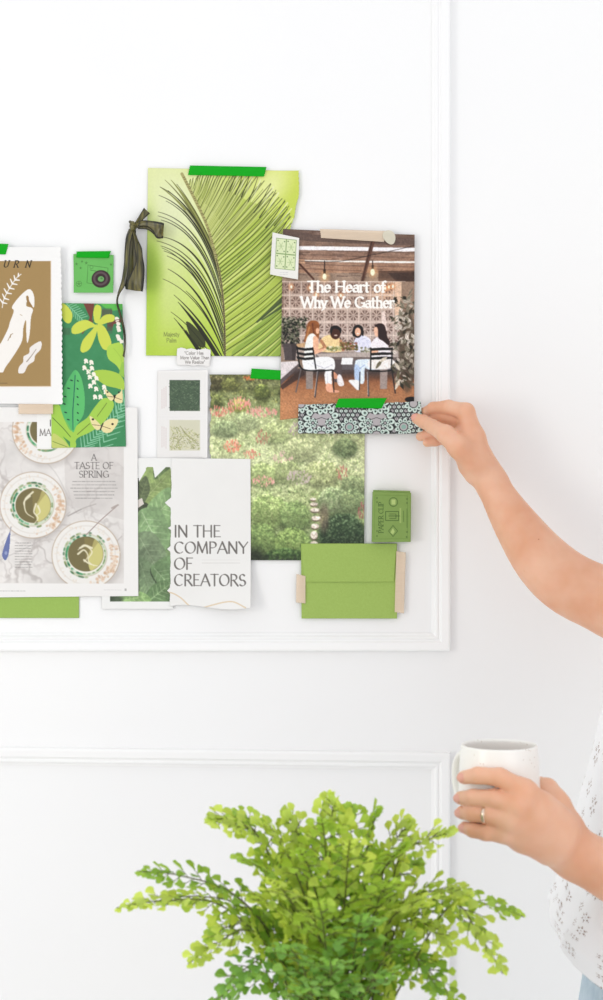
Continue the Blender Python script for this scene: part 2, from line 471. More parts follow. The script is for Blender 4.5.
        if kd == 2: a.line(q[2:] + (1.2, -1.2), .5, (60, 60, 30), .9, w2=1.0); a.line(q[3:] + (0, .4), .5, (176, 180, 112), .7, w2=.7)
    a.poly([(186, 322), (194, 326), (205, 340), (203, 348), (192, 340)], (46, 50, 28), .9, smooth=4)
    # rachis
    a.line([tuple(p) for p in rach[28:]], 2.2, (170, 164, 106), 1, w2=3.0)
    for y in np.arange(178, 360, 2.4):
        s = at_y(y); a.line([s - (.9, .6), s + (1.0, -1.2)], .6, (84, 78, 36), .8)
    a.line([tuple(p) for p in rach[20:80]], 1.1, (50, 46, 24), .9, w2=.6)
    a.grain(1.0, .02, 3)
    # caption box
    a.line([(159, 329), (184, 329), (184, 345), (159, 345), (159, 329)], .5, (190, 208, 96), .8)
    text(a, 'Majesty', 171.5, 336.4, 4.2, col=(122, 134, 70), thick=.14, thin=.09, serif=False, centre=True)
    text(a, 'Palm', 171.5, 342.4, 4.2, col=(122, 134, 70), thick=.14, thin=.09, serif=False, centre=True)
    return a

def art_garden():
    a = Art(202, 370, 368, 564, (150, 165, 110))
    rng = random.Random(11)
    P1 = [(176, 190, 128), (196, 206, 146), (150, 168, 104), (210, 214, 160), (128, 150, 92)]
    def tuft(x, y, r, cols, n=26, up=.4, w=.7):
        for _ in range(n):
            an = rng.uniform(0, 2 * PI); q = r * math.sqrt(rng.random())
            cx, cy = x + q * math.cos(an), y + q * .8 * math.sin(an)
            c = np.array(rng.choice(cols), float) + rng.uniform(-10, 14) - (cy - y) / r * 14
            l = rng.uniform(.9, 2.2)
            a.line([(cx, cy), (cx + rng.uniform(-1, 1) * l, cy - l * rng.uniform(.2, 1.2))], rng.uniform(.6, 1.5) * w * 1.5, np.clip(c, 0, 255), .8)
    def bush(x, y, rx, ry, dark, cols, n=150):
        a.ell(x, y + ry * .1, rx, ry, dark, .9, soft=.15)
        for _ in range(n):
            an = rng.uniform(0, 2 * PI); q = math.sqrt(rng.random()) * .97
            ux, uy = q * math.cos(an), q * math.sin(an)
            c = np.array(rng.choice(cols), float) * (0.93 - .3 * uy) - 8
            a.ell(x + ux * rx, y + uy * ry, rng.uniform(.5, 1.4), rng.uniform(.5, 1.1), np.clip(c, 0, 255), .75, rot=rng.uniform(0, 3))
    # receding base bands
    a.grad(202, 370, 368, 564, [(92, 92, 56), (128, 138, 80), (176, 186, 126), (196, 204, 148), (188, 198, 140), (166, 180, 116), (120, 140, 84), (96, 118, 70)])
    a.tone(7, 30, 5, 4)
    # overall mottled planting
    for i in range(1300):
        y = 371 + 192 * rng.random(); x = 203 + 164 * rng.random()
        f = (y - 371) / 192
        cols = [(96, 104, 56), (150, 152, 80), (176, 176, 98), (80, 82, 50)] if f < .16 else P1 if f < .62 else [(150, 174, 100), (176, 196, 124), (116, 142, 80), (196, 208, 142), (96, 120, 68)]
        tuft(x, y, 2.6, cols, 3)
    # distinct bushes
    for (x, y, rx, ry, dk, cs) in (
        (213, 382, 12, 7, (80, 76, 48), [(128, 122, 80), (160, 150, 100), (92, 88, 56)]), (230, 384, 9, 6, (96, 100, 54), [(158, 160, 84), (128, 134, 70)]),
        (262, 391, 8, 7, (92, 104, 52), [(150, 158, 78), (120, 134, 66)]), (213, 400, 9, 7, (88, 96, 54), [(134, 146, 78), (160, 166, 94)]),
        (240, 405, 10, 6, (160, 164, 78), [(204, 204, 106), (180, 186, 90)]), (246, 420, 12, 9, (158, 170, 120), [(196, 206, 150), (176, 190, 130)]),
        (225, 428, 13, 8, (140, 156, 108), [(180, 194, 140), (160, 176, 120)]), (275, 432, 14, 10, (158, 172, 112), [(204, 212, 148), (180, 192, 126)]),
        (300, 448, 17, 11, (170, 180, 124), [(212, 216, 160), (190, 200, 140)]), (345, 447, 12, 9, (106, 124, 82), [(152, 168, 112), (120, 140, 92)]),
        (322, 472, 19, 12, (168, 178, 118), [(214, 216, 158), (190, 198, 136), (150, 164, 100)]), (285, 470, 15, 11, (150, 164, 106), [(196, 204, 144), (172, 186, 120)]),
        (354, 486, 13, 11, (120, 138, 92), [(168, 182, 126), (140, 156, 104)]), (262, 474, 14, 11, (152, 172, 104), [(196, 208, 140), (174, 190, 120)]),
        (268, 510, 18, 16, (134, 158, 88), [(178, 198, 120), (150, 176, 100), (194, 208, 136)]), (295, 514, 15, 14, (120, 146, 84), [(168, 190, 118), (142, 168, 98)]),
        (262, 538, 14, 16, (108, 134, 74), [(154, 178, 102), (126, 152, 84)]), (292, 543, 18, 16, (112, 140, 72), [(166, 190, 108), (136, 162, 86)]),
        (285, 556, 20, 8, (60, 86, 48), [(104, 132, 72), (76, 104, 56)]), (333, 499, 15, 13, (124, 144, 96), [(176, 192, 138), (148, 168, 114), (196, 206, 154)]),
        (352, 500, 12, 12, (120, 140, 92), [(168, 184, 126), (142, 160, 106)]), (342, 532, 23, 20, (46, 66, 44), [(92, 116, 78), (70, 94, 60), (118, 142, 100), (50, 72, 48)])):
        a.ell(x, y + ry * .55, rx * 1.02, ry * .75, np.array(dk) * .62, .7, soft=.4); bush(x, y, rx, ry, dk, [np.array(c) * 1.06 for c in cs], int(rx * ry * 1.1))
    # stepping stones and the dark hollow beside them
    a.ell(324, 518, 5, 14, (120, 96, 84), .6, soft=.5)
    for (x, y, rx, ry) in ((314, 504, 4, 1.6), (315, 510, 4.6, 2), (316, 518, 4.6, 2.2), (315, 526, 4, 2.4), (314, 535, 3.6, 4), (314, 544, 4, 3), (313, 499, 3, 1.2)):
        a.ell(x, y + 1.4, rx, ry, (110, 90, 76), .8)
        a.ell(x, y, rx, ry, (232, 214, 196), 1)
    for i in range(60):
        x = rng.uniform(252, 364); a.ell(x, rng.uniform(556, 563), 2, 2, (50, 60, 44), .5)
    a.ell(255, 560, 10, 12, (40, 46, 34), .8, soft=.6)
    a.blur(.25); a.grain(1.1, .24, 4).grain(3.5, .16, 8, .78, 1.0, 8)
    # blossoms
    for (x, y, rx, ry, n, cs) in (
        (220, 412, 14, 5, 70, [(222, 150, 136), (200, 120, 104), (232, 176, 160)]), (240, 404, 12, 6, 70, [(220, 140, 132), (234, 176, 166)]),
        (262, 413, 16, 5, 80, [(228, 172, 162), (214, 146, 136)]), (250, 379, 7, 2.4, 18, [(214, 130, 84), (198, 116, 70)]),
        (232, 447, 9, 6, 60, [(230, 150, 128), (216, 124, 104), (240, 184, 164)]), (252, 455, 8, 4, 30, [(226, 150, 138), (206, 140, 120)]),
        (263, 438, 8, 7, 34, [(178, 120, 104), (196, 146, 128)]), (264, 482, 12, 5, 50, [(220, 160, 150), (236, 188, 176)]),
        (295, 430, 9, 6, 40, [(176, 160, 158), (198, 180, 176)]), (299, 478, 12, 7, 60, [(190, 172, 170), (206, 192, 184)]),
        (283, 458, 10, 6, 34, [(206, 176, 164), (222, 196, 182)]), (362, 512, 4, 9, 34, [(150, 96, 92), (176, 124, 116)]),
        (342, 474, 6, 8, 30, [(200, 140, 124), (176, 124, 110)]), (330, 432, 12, 5, 30, [(208, 208, 176), (222, 220, 190)])):
        for _ in range(n):
            an = rng.uniform(0, 2 * PI); q = math.sqrt(rng.random())
            cx, cy = x + q * rx * math.cos(an), y + q * ry * math.sin(an)
            a.line([(cx, cy), (cx + rng.uniform(-.5, .5), cy - rng.uniform(.6, 2.6))], rng.uniform(.7, 1.3), rng.choice(cs), .85)
    a.blur(.2); a.a = np.clip((a.a - 140) * 1.18 + 142, 0, 252)
    return a

def art_cover():
    a = Art(276, 224, 420, 424, (150, 130, 115))
    rng = random.Random(21)
    # --- ceiling, seen from below (view: 4.16 x, origin 275,225)
    a.view(275, 225, 4.16)
    a.grad(0, 0, 604, 200, [(110, 92, 84), (134, 112, 100), (150, 122, 106), (168, 134, 112)])
    a.tone(9, 14, 9)
    for i in range(9):
        y = 30 + i * 20
        a.line([(0, y - 14), (300, y), (604, y + 6)], .7, (88, 72, 66), .55)
    for _ in range(160):
        x, y = rng.uniform(30, 600), rng.uniform(20, 220)
        a.line([(x, y), (x + rng.uniform(10, 50), y + rng.uniform(-2, 4))], rng.uniform(.5, 1.6), rng.choice([(178, 148, 126), (104, 84, 76), (196, 168, 146), (88, 70, 64)]), .4)
    a.poly([(30, 14), (160, 40), (600, 60), (600, 88), (160, 70), (30, 50)], (104, 88, 82), .75)
    a.poly([(95, 88), (250, 90), (600, 96), (600, 112), (250, 106), (95, 104)], (226, 222, 224), 1)
    a.poly([(120, 146), (600, 152), (600, 160), (120, 152)], (236, 228, 222), .95)
    a.poly([(398, 66), (416, 66), (370, 236), (356, 236)], (104, 76, 64), 1)
    a.line([(404, 66), (362, 236)], .7, (64, 46, 40), .9)
    a.line([(100, 160), (160, 225)], 2.0, (84, 58, 48), .9)
    a.poly([(96, 140), (124, 146), (126, 162), (96, 160)], (196, 158, 130), .9)
    a.line([(100, 150), (260, 152), (400, 126), (604, 82)], .55, (48, 40, 38), .9, smooth=6)
    a.poly([(430, 190), (604, 190), (604, 250), (430, 246)], (96, 74, 62), .8)
    a.poly([(470, 200), (604, 196), (604, 236), (520, 252)], (70, 54, 48), .7)
    # --- breeze block lattice
    a.grad(36, 236, 520, 560, [(160, 138, 126), (184, 164, 152), (186, 168, 160), (170, 156, 148)])
    a.ell(460, 280, 60, 40, (214, 176, 146), .6, soft=.8)
    cs, y0 = 48, 236
    for i in range(-1, 10):
        for j in range(0, 5):
            x, y = 62 + i * cs, y0 + j * 56
            if x > 500: continue
            dk = (104, 84, 76)
            cx, cy = x + cs / 2, y + 28
            for an in range(0, 360, 45):
                t = math.radians(an + 22.5); c, s_ = math.cos(t), math.sin(t)
                px_, py_ = -s_, c
                a.poly([(cx + 4 * c, cy + 4 * s_ * 1.1), (cx + 19 * c + 4.4 * px_, cy + 21 * s_ + 4.4 * py_), (cx + 19 * c - 4.4 * px_, cy + 21 * s_ - 4.4 * py_)], dk, .85)
            a.line([(x, y), (x + cs, y), (x + cs, y + 56)], .8, (226, 210, 198), .8)
            a.line([(x + 2, y + 2), (x + 2, y + 54)], .4, (110, 92, 84), .6)
    a.poly([(498, 236), (526, 236), (526, 400), (498, 400)], (214, 184, 160), .9)
    a.poly([(526, 236), (604, 236), (604, 760), (526, 760)], (150, 128, 112), 1)
    # bulbs
    for (x, y, r) in ((206, 215, 8), (406, 197, 9)):
        a.line([(x, 150), (x, y - 20)], .8, (40, 32, 30)); a.rect(x - 5, y - 30, x + 5, y - 10, (44, 36, 32))
        a.ell(x, y, r * 2.2, r * 2.6, (240, 186, 130), .45, soft=.8); a.ell(x, y, r, r * 1.6, (255, 232, 196))
    for (x, y) in ((68, 258), (146, 262), (474, 258), (490, 256), (458, 264), (172, 290), (274, 294), (300, 268)):
        a.ell(x, y, 11, 13, (226, 150, 96), .5, soft=.8); a.ell(x, y, 4.4, 7, (255, 238, 210))
    # --- lower half (view: 8.04 x, origin 275,310)
    a.view(275, 310, 8.04)
    a.grad(36, 560, 1200, 900, [(150, 104, 76), (176, 128, 94), (190, 140, 104), (182, 134, 98)])
    a.grad(36, 470, 1200, 580, [(94, 84, 84), (88, 74, 70), (112, 82, 66), (150, 104, 76)])
    a.grad(330, 340, 1160, 480, [(120, 110, 108), (104, 98, 100)])
    a.tone(1.2, 7, 33, 2)
    for _ in range(420):
        x, y = rng.uniform(40, 1140), rng.uniform(600, 880)
        a.ell(x, y, rng.uniform(2, 7), rng.uniform(1.5, 4), rng.choice([(206, 160, 124), (148, 104, 76), (126, 88, 66)]), .45)
    # bench left
    a.poly([(40, 418), (180, 410), (190, 430), (40, 562)], (206, 198, 198), 1)
    a.poly([(40, 562), (190, 432), (196, 452), (40, 610)], (104, 94, 94), 1)
    a.poly([(40, 612), (220, 470), (240, 520), (60, 640)], (74, 60, 56), .8)
    # potted plant left
    a.poly([(62, 268), (178, 268), (164, 406), (80, 406)], (92, 84, 84), 1)
    a.poly([(130, 268), (178, 268), (164, 406), (140, 406)], (74, 66, 66), .8)
    def leafy(x0, y0, x1, y1, n, cols, l=22, w=1.0, sd=1):
        r2 = random.Random(sd)
        for _ in range(n):
            x, y = r2.uniform(x0, x1), r2.uniform(y0, y1); an = r2.uniform(0, 2 * PI); q = r2.uniform(.5, 1) * l
            a.line([(x, y), (x + q * math.cos(an), y + q * math.sin(an))], w * 1.3, r2.choice(cols), .9, w2=.3)
    a.ell(120, 150, 90, 90, (92, 88, 78), .55, soft=.3)
    leafy(48, 60, 250, 150, 130, [(52, 56, 44), (84, 88, 70), (126, 128, 108), (40, 44, 36), (168, 160, 144)], 26, 1.2, 2)
    leafy(48, 150, 190, 268, 110, [(46, 48, 38), (90, 94, 76), (120, 122, 104), (34, 36, 30)], 26, 1.2, 3)
    # the table
    a.poly([(330, 352), (930, 330), (1130, 350), (1130, 384), (360, 384)], (176, 164, 158), 1)
    a.poly([(360, 378), (1130, 380), (1130, 398), (366, 398)], (120, 108, 104), 1)
    a.poly([(250, 440), (306, 440), (306, 636), (250, 636)], (150, 138, 132), 1)
    a.poly([(845, 470), (905, 470), (900, 636), (845, 636)], (158, 144, 138), 1)
    a.poly([(470, 400), (540, 400), (536, 580), (478, 580)], (96, 86, 86), 1)
    a.poly([(540, 384), (628, 384), (622, 438), (530, 438)], (234, 230, 230), 1)
    # standing guests behind the table
    a.poly([(360, 330), (372, 236), (440, 200), (520, 232), (545, 330)], (222, 196, 150), 1, smooth=6)
    a.ell(486, 184, 42, 52, (84, 54, 42), 1); a.poly([(442, 172), (450, 136), (492, 124), (532, 150), (528, 190), (512, 160), (470, 152), (452, 196)], (42, 32, 30), 1, smooth=6)
    a.ell(488, 204, 14, 6, (232, 214, 204), .8)
    a.line([(372, 250), (404, 300), (364, 326)], 3.2, (176, 130, 100), 1); a.line([(528, 250), (548, 320)], 3, (188, 140, 110), 1)
    a.poly([(640, 330), (640, 240), (690, 206), (740, 216), (770, 250), (762, 330)], (206, 206, 222), 1, smooth=6)
    a.ell(664, 172, 38, 52, (40, 28, 28), 1); a.ell(666, 176, 24, 34, (222, 176, 150), 1)
    a.poly([(622, 180), (634, 136), (668, 118), (704, 140), (712, 200), (700, 206), (694, 158), (664, 140), (644, 160), (640, 212), (626, 206)], (36, 26, 26), 1, smooth=6)
    a.ell(667, 190, 10, 4, (250, 236, 230), .9)
    # food and flowers
    for (x0, x1, y0, y1, n, cs_) in ((520, 660, 262, 322, 90, [(120, 106, 70), (156, 138, 90), (90, 84, 56), (150, 90, 76)]), (420, 530, 296, 330, 50, [(172, 170, 120), (216, 212, 190), (110, 116, 76)]), (690, 800, 300, 338, 40, [(206, 204, 196), (110, 106, 90), (150, 148, 120)])):
        for _ in range(n):
            a.ell(rng.uniform(x0, x1), rng.uniform(y0, y1), rng.uniform(5, 13), rng.uniform(4, 9), rng.choice(cs_), .85)
    # left woman
    a.poly([(170, 276), (240, 262), (250, 300), (180, 300)], (196, 162, 124), .9)
    a.poly([(262, 108), (300, 84), (346, 96), (356, 140), (350, 236), (320, 196), (288, 204), (262, 250), (232, 256), (248, 190)], (146, 96, 62), 1, smooth=6)
    a.line([(276, 140), (252, 240)], 2, (184, 134, 90), .8); a.line([(300, 110), (312, 190)], 1.2, (104, 62, 42), .8)
    a.poly([(262, 214), (300, 188), (322, 214), (312, 310), (306, 400), (240, 396), (240, 300)], (236, 226, 220), 1, smooth=5)
    a.poly([(308, 218), (342, 222), (352, 262), (350, 318), (404, 304), (404, 318), (336, 352), (310, 338)], (224, 176, 148), 1, smooth=5)
    a.ell(342, 168, 14, 24, (226, 178, 150), 1)
    a.poly([(226, 392), (300, 384), (420, 376), (474, 400), (480, 470), (454, 498), (456, 600), (410, 600), (398, 520), (398, 476), (250, 484), (224, 446)], (226, 226, 232), 1, smooth=4)
    a.line([(300, 430), (400, 470), (460, 440)], .7, (176, 174, 184), .8); a.line([(420, 500), (424, 590)], .6, (186, 186, 194), .8)
    a.poly([(412, 596), (452, 596), (470, 640), (512, 648), (506, 664), (420, 656)], (226, 170, 144), 1, smooth=4)
    a.poly([(470, 496), (500, 520), (506, 548), (476, 552), (464, 520)], (206, 150, 124), 1, smooth=4)
    a.poly([(504, 526), (530, 524), (556, 600), (520, 612), (500, 580)], (220, 214, 214), 1, smooth=4)
    # left chair
    K = (30, 28, 30)
    for y in (302, 342, 378):
        a.poly([(172, y - 6), (240, y + 6), (306, y), (312, y + 20), (240, y + 26), (178, y + 14)], K, 1)
    a.line([(176, 296), (196, 440), (214, 470)], 1.3, K); a.line([(304, 304), (328, 470)], 1.3, K)
    a.line([(196, 452), (240, 482), (350, 490), (460, 482)], 1.3, K, smooth=4)
    a.line([(208, 480), (168, 660)], 1.2, (110, 104, 104)); a.line([(346, 494), (322, 700)], 1.4, (80, 76, 78)); a.line([(340, 494), (318, 690)], .5, (190, 184, 184))
    a.line([(466, 484), (474, 660)], .9, K)
    # right woman (view shifts 70 px right)
    a.view(345, 310, 8.04)
    a.poly([(296, 20), (318, 6), (332, 90), (340, 168), (296, 160)], (222, 204, 196), .9)
    a.poly([(206, 300), (220, 250), (262, 220), (330, 262), (352, 300), (380, 384), (376, 440), (230, 440)], (230, 218, 222), 1, smooth=5)
    a.poly([(238, 128), (276, 108), (316, 122), (334, 180), (340, 216), (360, 256), (350, 284), (306, 250), (270, 226), (262, 176)], (62, 44, 42), 1, smooth=6)
    a.poly([(236, 142), (258, 140), (266, 176), (262, 212), (244, 208), (234, 176)], (224, 180, 156), 1, smooth=5)
    a.line([(258, 330), (214, 338)], 2.6, (222, 176, 150))
    a.poly([(80, 430), (110, 398), (240, 396), (380, 400), (400, 440), (380, 470), (200, 480), (160, 470), (150, 590), (84, 560)], (206, 216, 232), 1, smooth=4)
    a.poly([(200, 400), (380, 400), (400, 440), (380, 468), (206, 472)], (226, 218, 212), .9, smooth=3)
    a.poly([(78, 440), (122, 470), (116, 566), (78, 560)], (172, 190, 216), .9, smooth=3)
    a.line([(120, 470), (160, 440)], .7, (140, 158, 190), .9)
    a.poly([(60, 560), (110, 570), (112, 636), (98, 642), (40, 588), (30, 568)], (240, 236, 236), 1, smooth=4)
    a.line([(36, 580), (96, 642)], .7, (190, 180, 180))
    for y in (308, 346, 380):
        a.poly([(206, y), (300, y - 6), (384, y - 4), (388, y + 14), (300, y + 16), (208, y + 20)], (40, 38, 36), 1)
    a.line([(208, 306), (206, 480)], 1.2, K); a.line([(380, 306), (372, 480)], 1.2, K)
    a.line([(196, 488), (290, 494), (380, 486)], 1.2, K)
    a.line([(182, 498), (190, 690)], 1.6, (96, 92, 94)); a.line([(178, 500), (184, 680)], .5, (196, 190, 190)); a.line([(378, 480), (404, 668)], 1.3, (60, 54, 54)); a.line([(120, 500), (116, 640)], .9, (40, 36, 36))
    # variegated plant on the right
    a.ell(500, 330, 70, 330, (96, 84, 72), .85, soft=.15)
    r2 = random.Random(8)
    for i in range(150):
        x, y = r2.uniform(400, 556), r2.uniform(-130, 590)
        if y > 300 and x < 380 + (y - 300) * .1: continue
        an = r2.choice([-1, 1]) * r2.uniform(.3, 1.3) + (PI if r2.random() < .4 else 0); q = r2.uniform(40, 84)
        col = r2.choice([(70, 66, 52), (52, 50, 40), (206, 196, 184), (184, 174, 160), (110, 104, 88), (222, 212, 202), (140, 134, 118)])
        c, s_ = math.cos(an), math.sin(an); wv = r2.uniform(9, 16)
        a.poly([(x, y), (x + q * .5 * c - wv * s_, y + q * .5 * s_ + wv * c), (x + q * c, y + q * s_), (x + q * .5 * c + wv * s_, y + q * .5 * s_ - wv * c)], col, .9)
        a.line([(x, y), (x + q * c, y + q * s_)], .35, (60, 54, 46), .6)
    for (x, y, an, q) in ((300, 400, 2.2, 90), (400, 420, 1.0, 80), (440, 560, 2.0, 90), (470, 560, .9, 90), (430, 480, 1.6, 80), (340, 380, 2.6, 70)):
        c, s_ = math.cos(an), math.sin(an)
        a.poly([(x, y), (x + q * .5 * c - 15 * s_, y + q * .5 * s_ + 15 * c), (x + q * c, y + q * s_), (x + q * .5 * c + 12 * s_, y + q * .5 * s_ - 12 * c)], r2.choice([(206, 196, 180), (110, 104, 84), (84, 78, 62)]), .95, smooth=4)
    a.ell(530, 720, 50, 22, (38, 28, 26), 1)
    a.a = np.clip((a.a - 115) * 1.32 + 108, 0, 255)
    a.blur(.3); a.grain(1.1, .12, 5, .95)
    # masthead
    a.view()
    text(a, 'The Heart of', 307.5, 292, 10.5, width=78, col=(255, 252, 246), thick=.24, thin=.1, gap=.02)
    text(a, 'Why We Gather', 301, 307.5, 10.5, width=93, col=(255, 252, 246), thick=.23, thin=.095, gap=.02)
    return a

def art_strip():
    a = Art(292, 398, 426, 440, (176, 172, 174))
    a.tone(2, 10, 3)
    bk, mint, deep = (30, 34, 36), (212, 228, 219), (140, 176, 164)
    def rosette(cx, cy, R, n, pr, ph=0):
        a.ell(cx, cy, R + pr * .95, R + pr * .95, bk)
        for i in range(n):
            t = 2 * PI * (i + ph) / n; x, y = cx + R * math.cos(t), cy + R * math.sin(t)
            a.ell(x, y, pr * .98, pr * .78, mint, rot=t); a.ell(x - .3 * math.cos(t), y - .3 * math.sin(t), pr * .5, pr * .42, deep, .6, rot=t)
            a.ell(x + .2, y, pr * .26, pr * .26, bk)
        a.ell(cx, cy, R - pr * .9, R - pr * .9, (182, 176, 178))
        a.ell(cx, cy, R - pr * .9, R - pr * .9, bk, ring=.8)
    for i in range(30):
        for j in range(10):
            x, y = 293 + i * 4.6 + (j % 2) * 2.3, 399 + j * 4.0
            a.ell(x, y, 2.5, 2.3, bk); a.ell(x, y, 1.75, 1.5, mint if (i + j) % 3 else (186, 182, 184)); a.ell(x, y, .5, .5, bk)
    for cx, cy in ((349.5, 427), (403.5, 427), (295, 427)):
        rosette(cx, cy, 6.5, 9, 2.6); a.ell(cx, cy, 2.4, 2.4, deep)
    for cx in (321.5, 376.5, 432):
        rosette(cx, 421.5, 14.6, 15, 3.7)
        for (ox, oy) in ((-8.6, 1.5), (8.6, 1.5)):
            rosette(cx + ox, 421.5 + oy, 3.2, 7, 1.9, .3)
        rosette(cx, 403, 8.6, 11, 3.1); rosette(cx, 403, 3.6, 7, 1.8)
        rosette(cx, 436, 7.4, 10, 2.6)
        a.line([(cx - 7, 420), (cx, 417.5), (cx + 7, 420)], .5, bk); a.line([(cx - 7, 424), (cx, 426), (cx + 7, 424)], .5, bk)
    for cx in (301, 413):
        rosette(cx, 404, 6.6, 9, 2.8)
    return a

def art_jungle():
    a = Art(46, 298, 132, 452, (60, 138, 88))
    a.tone(6, 6, 3)
    lime, lime2, mid, teal, br = (206, 216, 82), (164, 206, 78), (92, 190, 108), (126, 190, 148), (116, 62, 52)
    # top: brown trunks and feathery leaves (view 7.54 x, origin 50,295)
    a.view(50, 295, 7.54)
    a.rect(80, 50, 560, 100, (66, 148, 84)); a.poly([(380, 66), (560, 66), (560, 110), (440, 120)], (92, 190, 80))
    a.poly([(250, 58), (336, 60), (322, 150), (310, 260), (330, 180), (250, 290), (236, 300), (300, 170)], br)
    a.poly([(470, 200), (560, 170), (560, 200), (480, 220), (470, 260), (430, 240)], br); a.rect(390, 110, 470, 180, (92, 92, 70)); a.rect(430, 180, 470, 270, (98, 70, 60), .8)
    for (x, y) in ((90, 250), (400, 100), (410, 240)):
        for i in range(8): a.line([(x + 8 * i, y + 50), (x + 8 * i + 6, y)], .7, (70, 100, 74), .8)
    a.line([(120, 60), (250, 190)], .9, teal, smooth=4)
    for i in range(9):
        t = i / 9; x, y = 130 + 120 * t, 66 + 120 * t
        a.line([(x, y), (x + 44, y - 22 + 10 * t)], .9, teal); a.line([(x, y), (x - 4, y + 44)], .9, teal)
    a.poly([(90, 66), (130, 84), (168, 140), (160, 200), (134, 214), (104, 190), (88, 140)], lime, smooth=6)
    a.poly([(356, 74), (384, 90), (386, 140), (372, 200), (356, 214), (336, 200), (328, 140), (336, 92)], lime, smooth=6)
    a.poly([(360, 214), (400, 160), (450, 144), (486, 160), (480, 196), (430, 210), (372, 230)], lime, smooth=6)
    a.poly([(350, 236), (280, 190), (210, 204), (166, 246), (170, 290), (220, 290), (300, 250)], lime, smooth=6)
    a.poly([(350, 220), (320, 260), (250, 340), (230, 410), (250, 434), (300, 406), (340, 320), (356, 260)], lime, smooth=6)
    a.poly([(354, 230), (400, 230), (440, 290), (462, 360), (440, 412), (400, 406), (370, 350), (358, 290)], lime, smooth=6)
    a.poly([(430, 400), (480, 366), (550, 380), (560, 600), (540, 590), (500, 530), (440, 480)], (176, 212, 80), smooth=4)
    for (x, y) in ((505, 178), (515, 216), (515, 244), (512, 310), (520, 264), (520, 330), (540, 350), (506, 186)):
        a.ell(x, y, 17, 13, (246, 240, 226), rot=.5); a.ell(x - 6, y + 10, 6, 6, (246, 240, 226))
    a.line([(490, 190), (545, 182), (556, 260), (570, 440)], .7, (110, 50, 44))
    a.line([(556, 600), (535, 470), (480, 400)], .5, (150, 190, 70), .8)
    # bottom (view origin 50,370)
    a.view(50, 370, 7.54)
    a.poly([(330, 10), (420, 0), (520, 30), (560, 90), (556, 150), (500, 136), (430, 120), (380, 90), (340, 60)], (170, 204, 74), smooth=4)
    a.poly([(540, -60), (560, -60), (560, 60), (520, 30)], (150, 196, 76))
    for i in range(9):   # feathery palm
        t = i / 8
        for s_, (bx, by, tx, ty) in ((1, (380, 590, 590, 220)), (2, (240, 600, 420, 420)), (3, (400, 470, 560, 240))):
            x, y = bx + (tx - bx) * t, by + (ty - by) * t
            a.line([(x, y), (x + 96, y - 30)], 1.2, (134, 196, 158), w2=.7); a.line([(x, y), (x - 10, y - 90)], 1.2, (134, 196, 158), w2=.7)
    a.poly([(280, 360), (330, 290), (400, 214), (470, 230), (476, 290), (400, 400), (300, 470), (200, 520), (190, 600), (150, 600), (150, 500), (200, 420)], lime2, smooth=4)
    a.poly([(10, 250), (60, 256), (120, 330), (170, 460), (190, 600), (20, 600)], lime2, smooth=3)
    a.poly([(20, 480), (80, 510), (130, 560), (130, 600), (20, 600)], (196, 206, 110), smooth=3); a.poly([(96, 500), (150, 540), (150, 580)], (70, 140, 80))
    a.poly([(192, 0), (232, 50), (256, 150), (262, 250), (250, 340), (200, 420), (174, 470), (140, 410), (96, 340), (76, 250), (100, 150), (150, 50)], mid, smooth=6)
    a.poly([(192, 0), (186, 200), (168, 450), (120, 400), (90, 300), (110, 130)], (80, 178, 104), .6, smooth=4)
    a.line([(190, 40), (180, 200), (172, 320), (174, 450)], .8, (30, 84, 84), smooth=6)
    for i, (xl, xr, y) in enumerate(((162, 210, 78), (140, 208, 138), (114, 208, 200), (108, 210, 256), (118, 210, 320), (138, 210, 374))):
        a.ell(xl, y, 12, 5, (24, 56, 52), rot=.3); a.ell(xr, y + 4, 9, 5, (24, 56, 52), rot=.7)
    a.line([(20, 360), (100, 440), (154, 504)], .7, (74, 110, 40), smooth=4); a.line([(20, 538), (130, 580)], .6, (96, 130, 50)); a.line([(206, 486), (300, 404)], .7, (96, 110, 40), smooth=4); a.line([(356, 350), (428, 250)], .6, (96, 110, 40))
    for (x, y) in ((260, -20), (290, 10), (316, -16), (300, 50), (350, 60), (304, 118), (348, 140), (408, 126), (340, 200), (420, 160), (330, 30), (272, -70), (312, -60), (380, 200), (330, 90)):
        a.ell(x, y, 17, 14, (248, 242, 226), rot=.8); a.ell(x - 8, y + 16, 7, 7, (248, 242, 226)); a.ell(x + 12, y + 14, 6, 6, (248, 242, 226))
    a.line([(262, -40), (330, 60), (400, 190)], .4, (150, 190, 110))
    for (cx, cy, s_) in ((484, 205, .8), (386, 420, 1.0)):
        cr = (236, 222, 164)
        a.poly([(cx, cy), (cx - 84 * s_, cy - 74 * s_), (cx - 70 * s_, cy - 8 * s_), (cx - 30 * s_, cy + 34 * s_)], cr, smooth=4)
        a.poly([(cx, cy), (cx + 60 * s_, cy - 50 * s_), (cx + 130 * s_, cy - 40 * s_) if s_ == 1 else (cx + 58, cy - 66), (cx + 80 * s_, cy + 44 * s_), (cx + 20 * s_, cy + 50 * s_)], cr, smooth=4)
        a.line([(cx - 66 * s_, cy - 8), (cx, cy), (cx + 70 * s_, cy + 24 * s_)], .5, (90, 60, 50))
        a.line([(cx - 8 * s_, cy + 34 * s_), (cx + 14 * s_, cy - 18 * s_)], 1.2 * s_, (24, 20, 20))
        a.ell(cx - 62 * s_, cy - 48 * s_, 9 * s_, 8 * s_, (24, 20, 20)); a.ell(cx + (86 if s_ == 1 else 45) * s_, cy - (12 if s_ == 1 else 46) * s_, 9 * s_, 8 * s_, (24, 20, 20))
    a.ell(484, 196, 5, 10, (20, 18, 18))
    return a

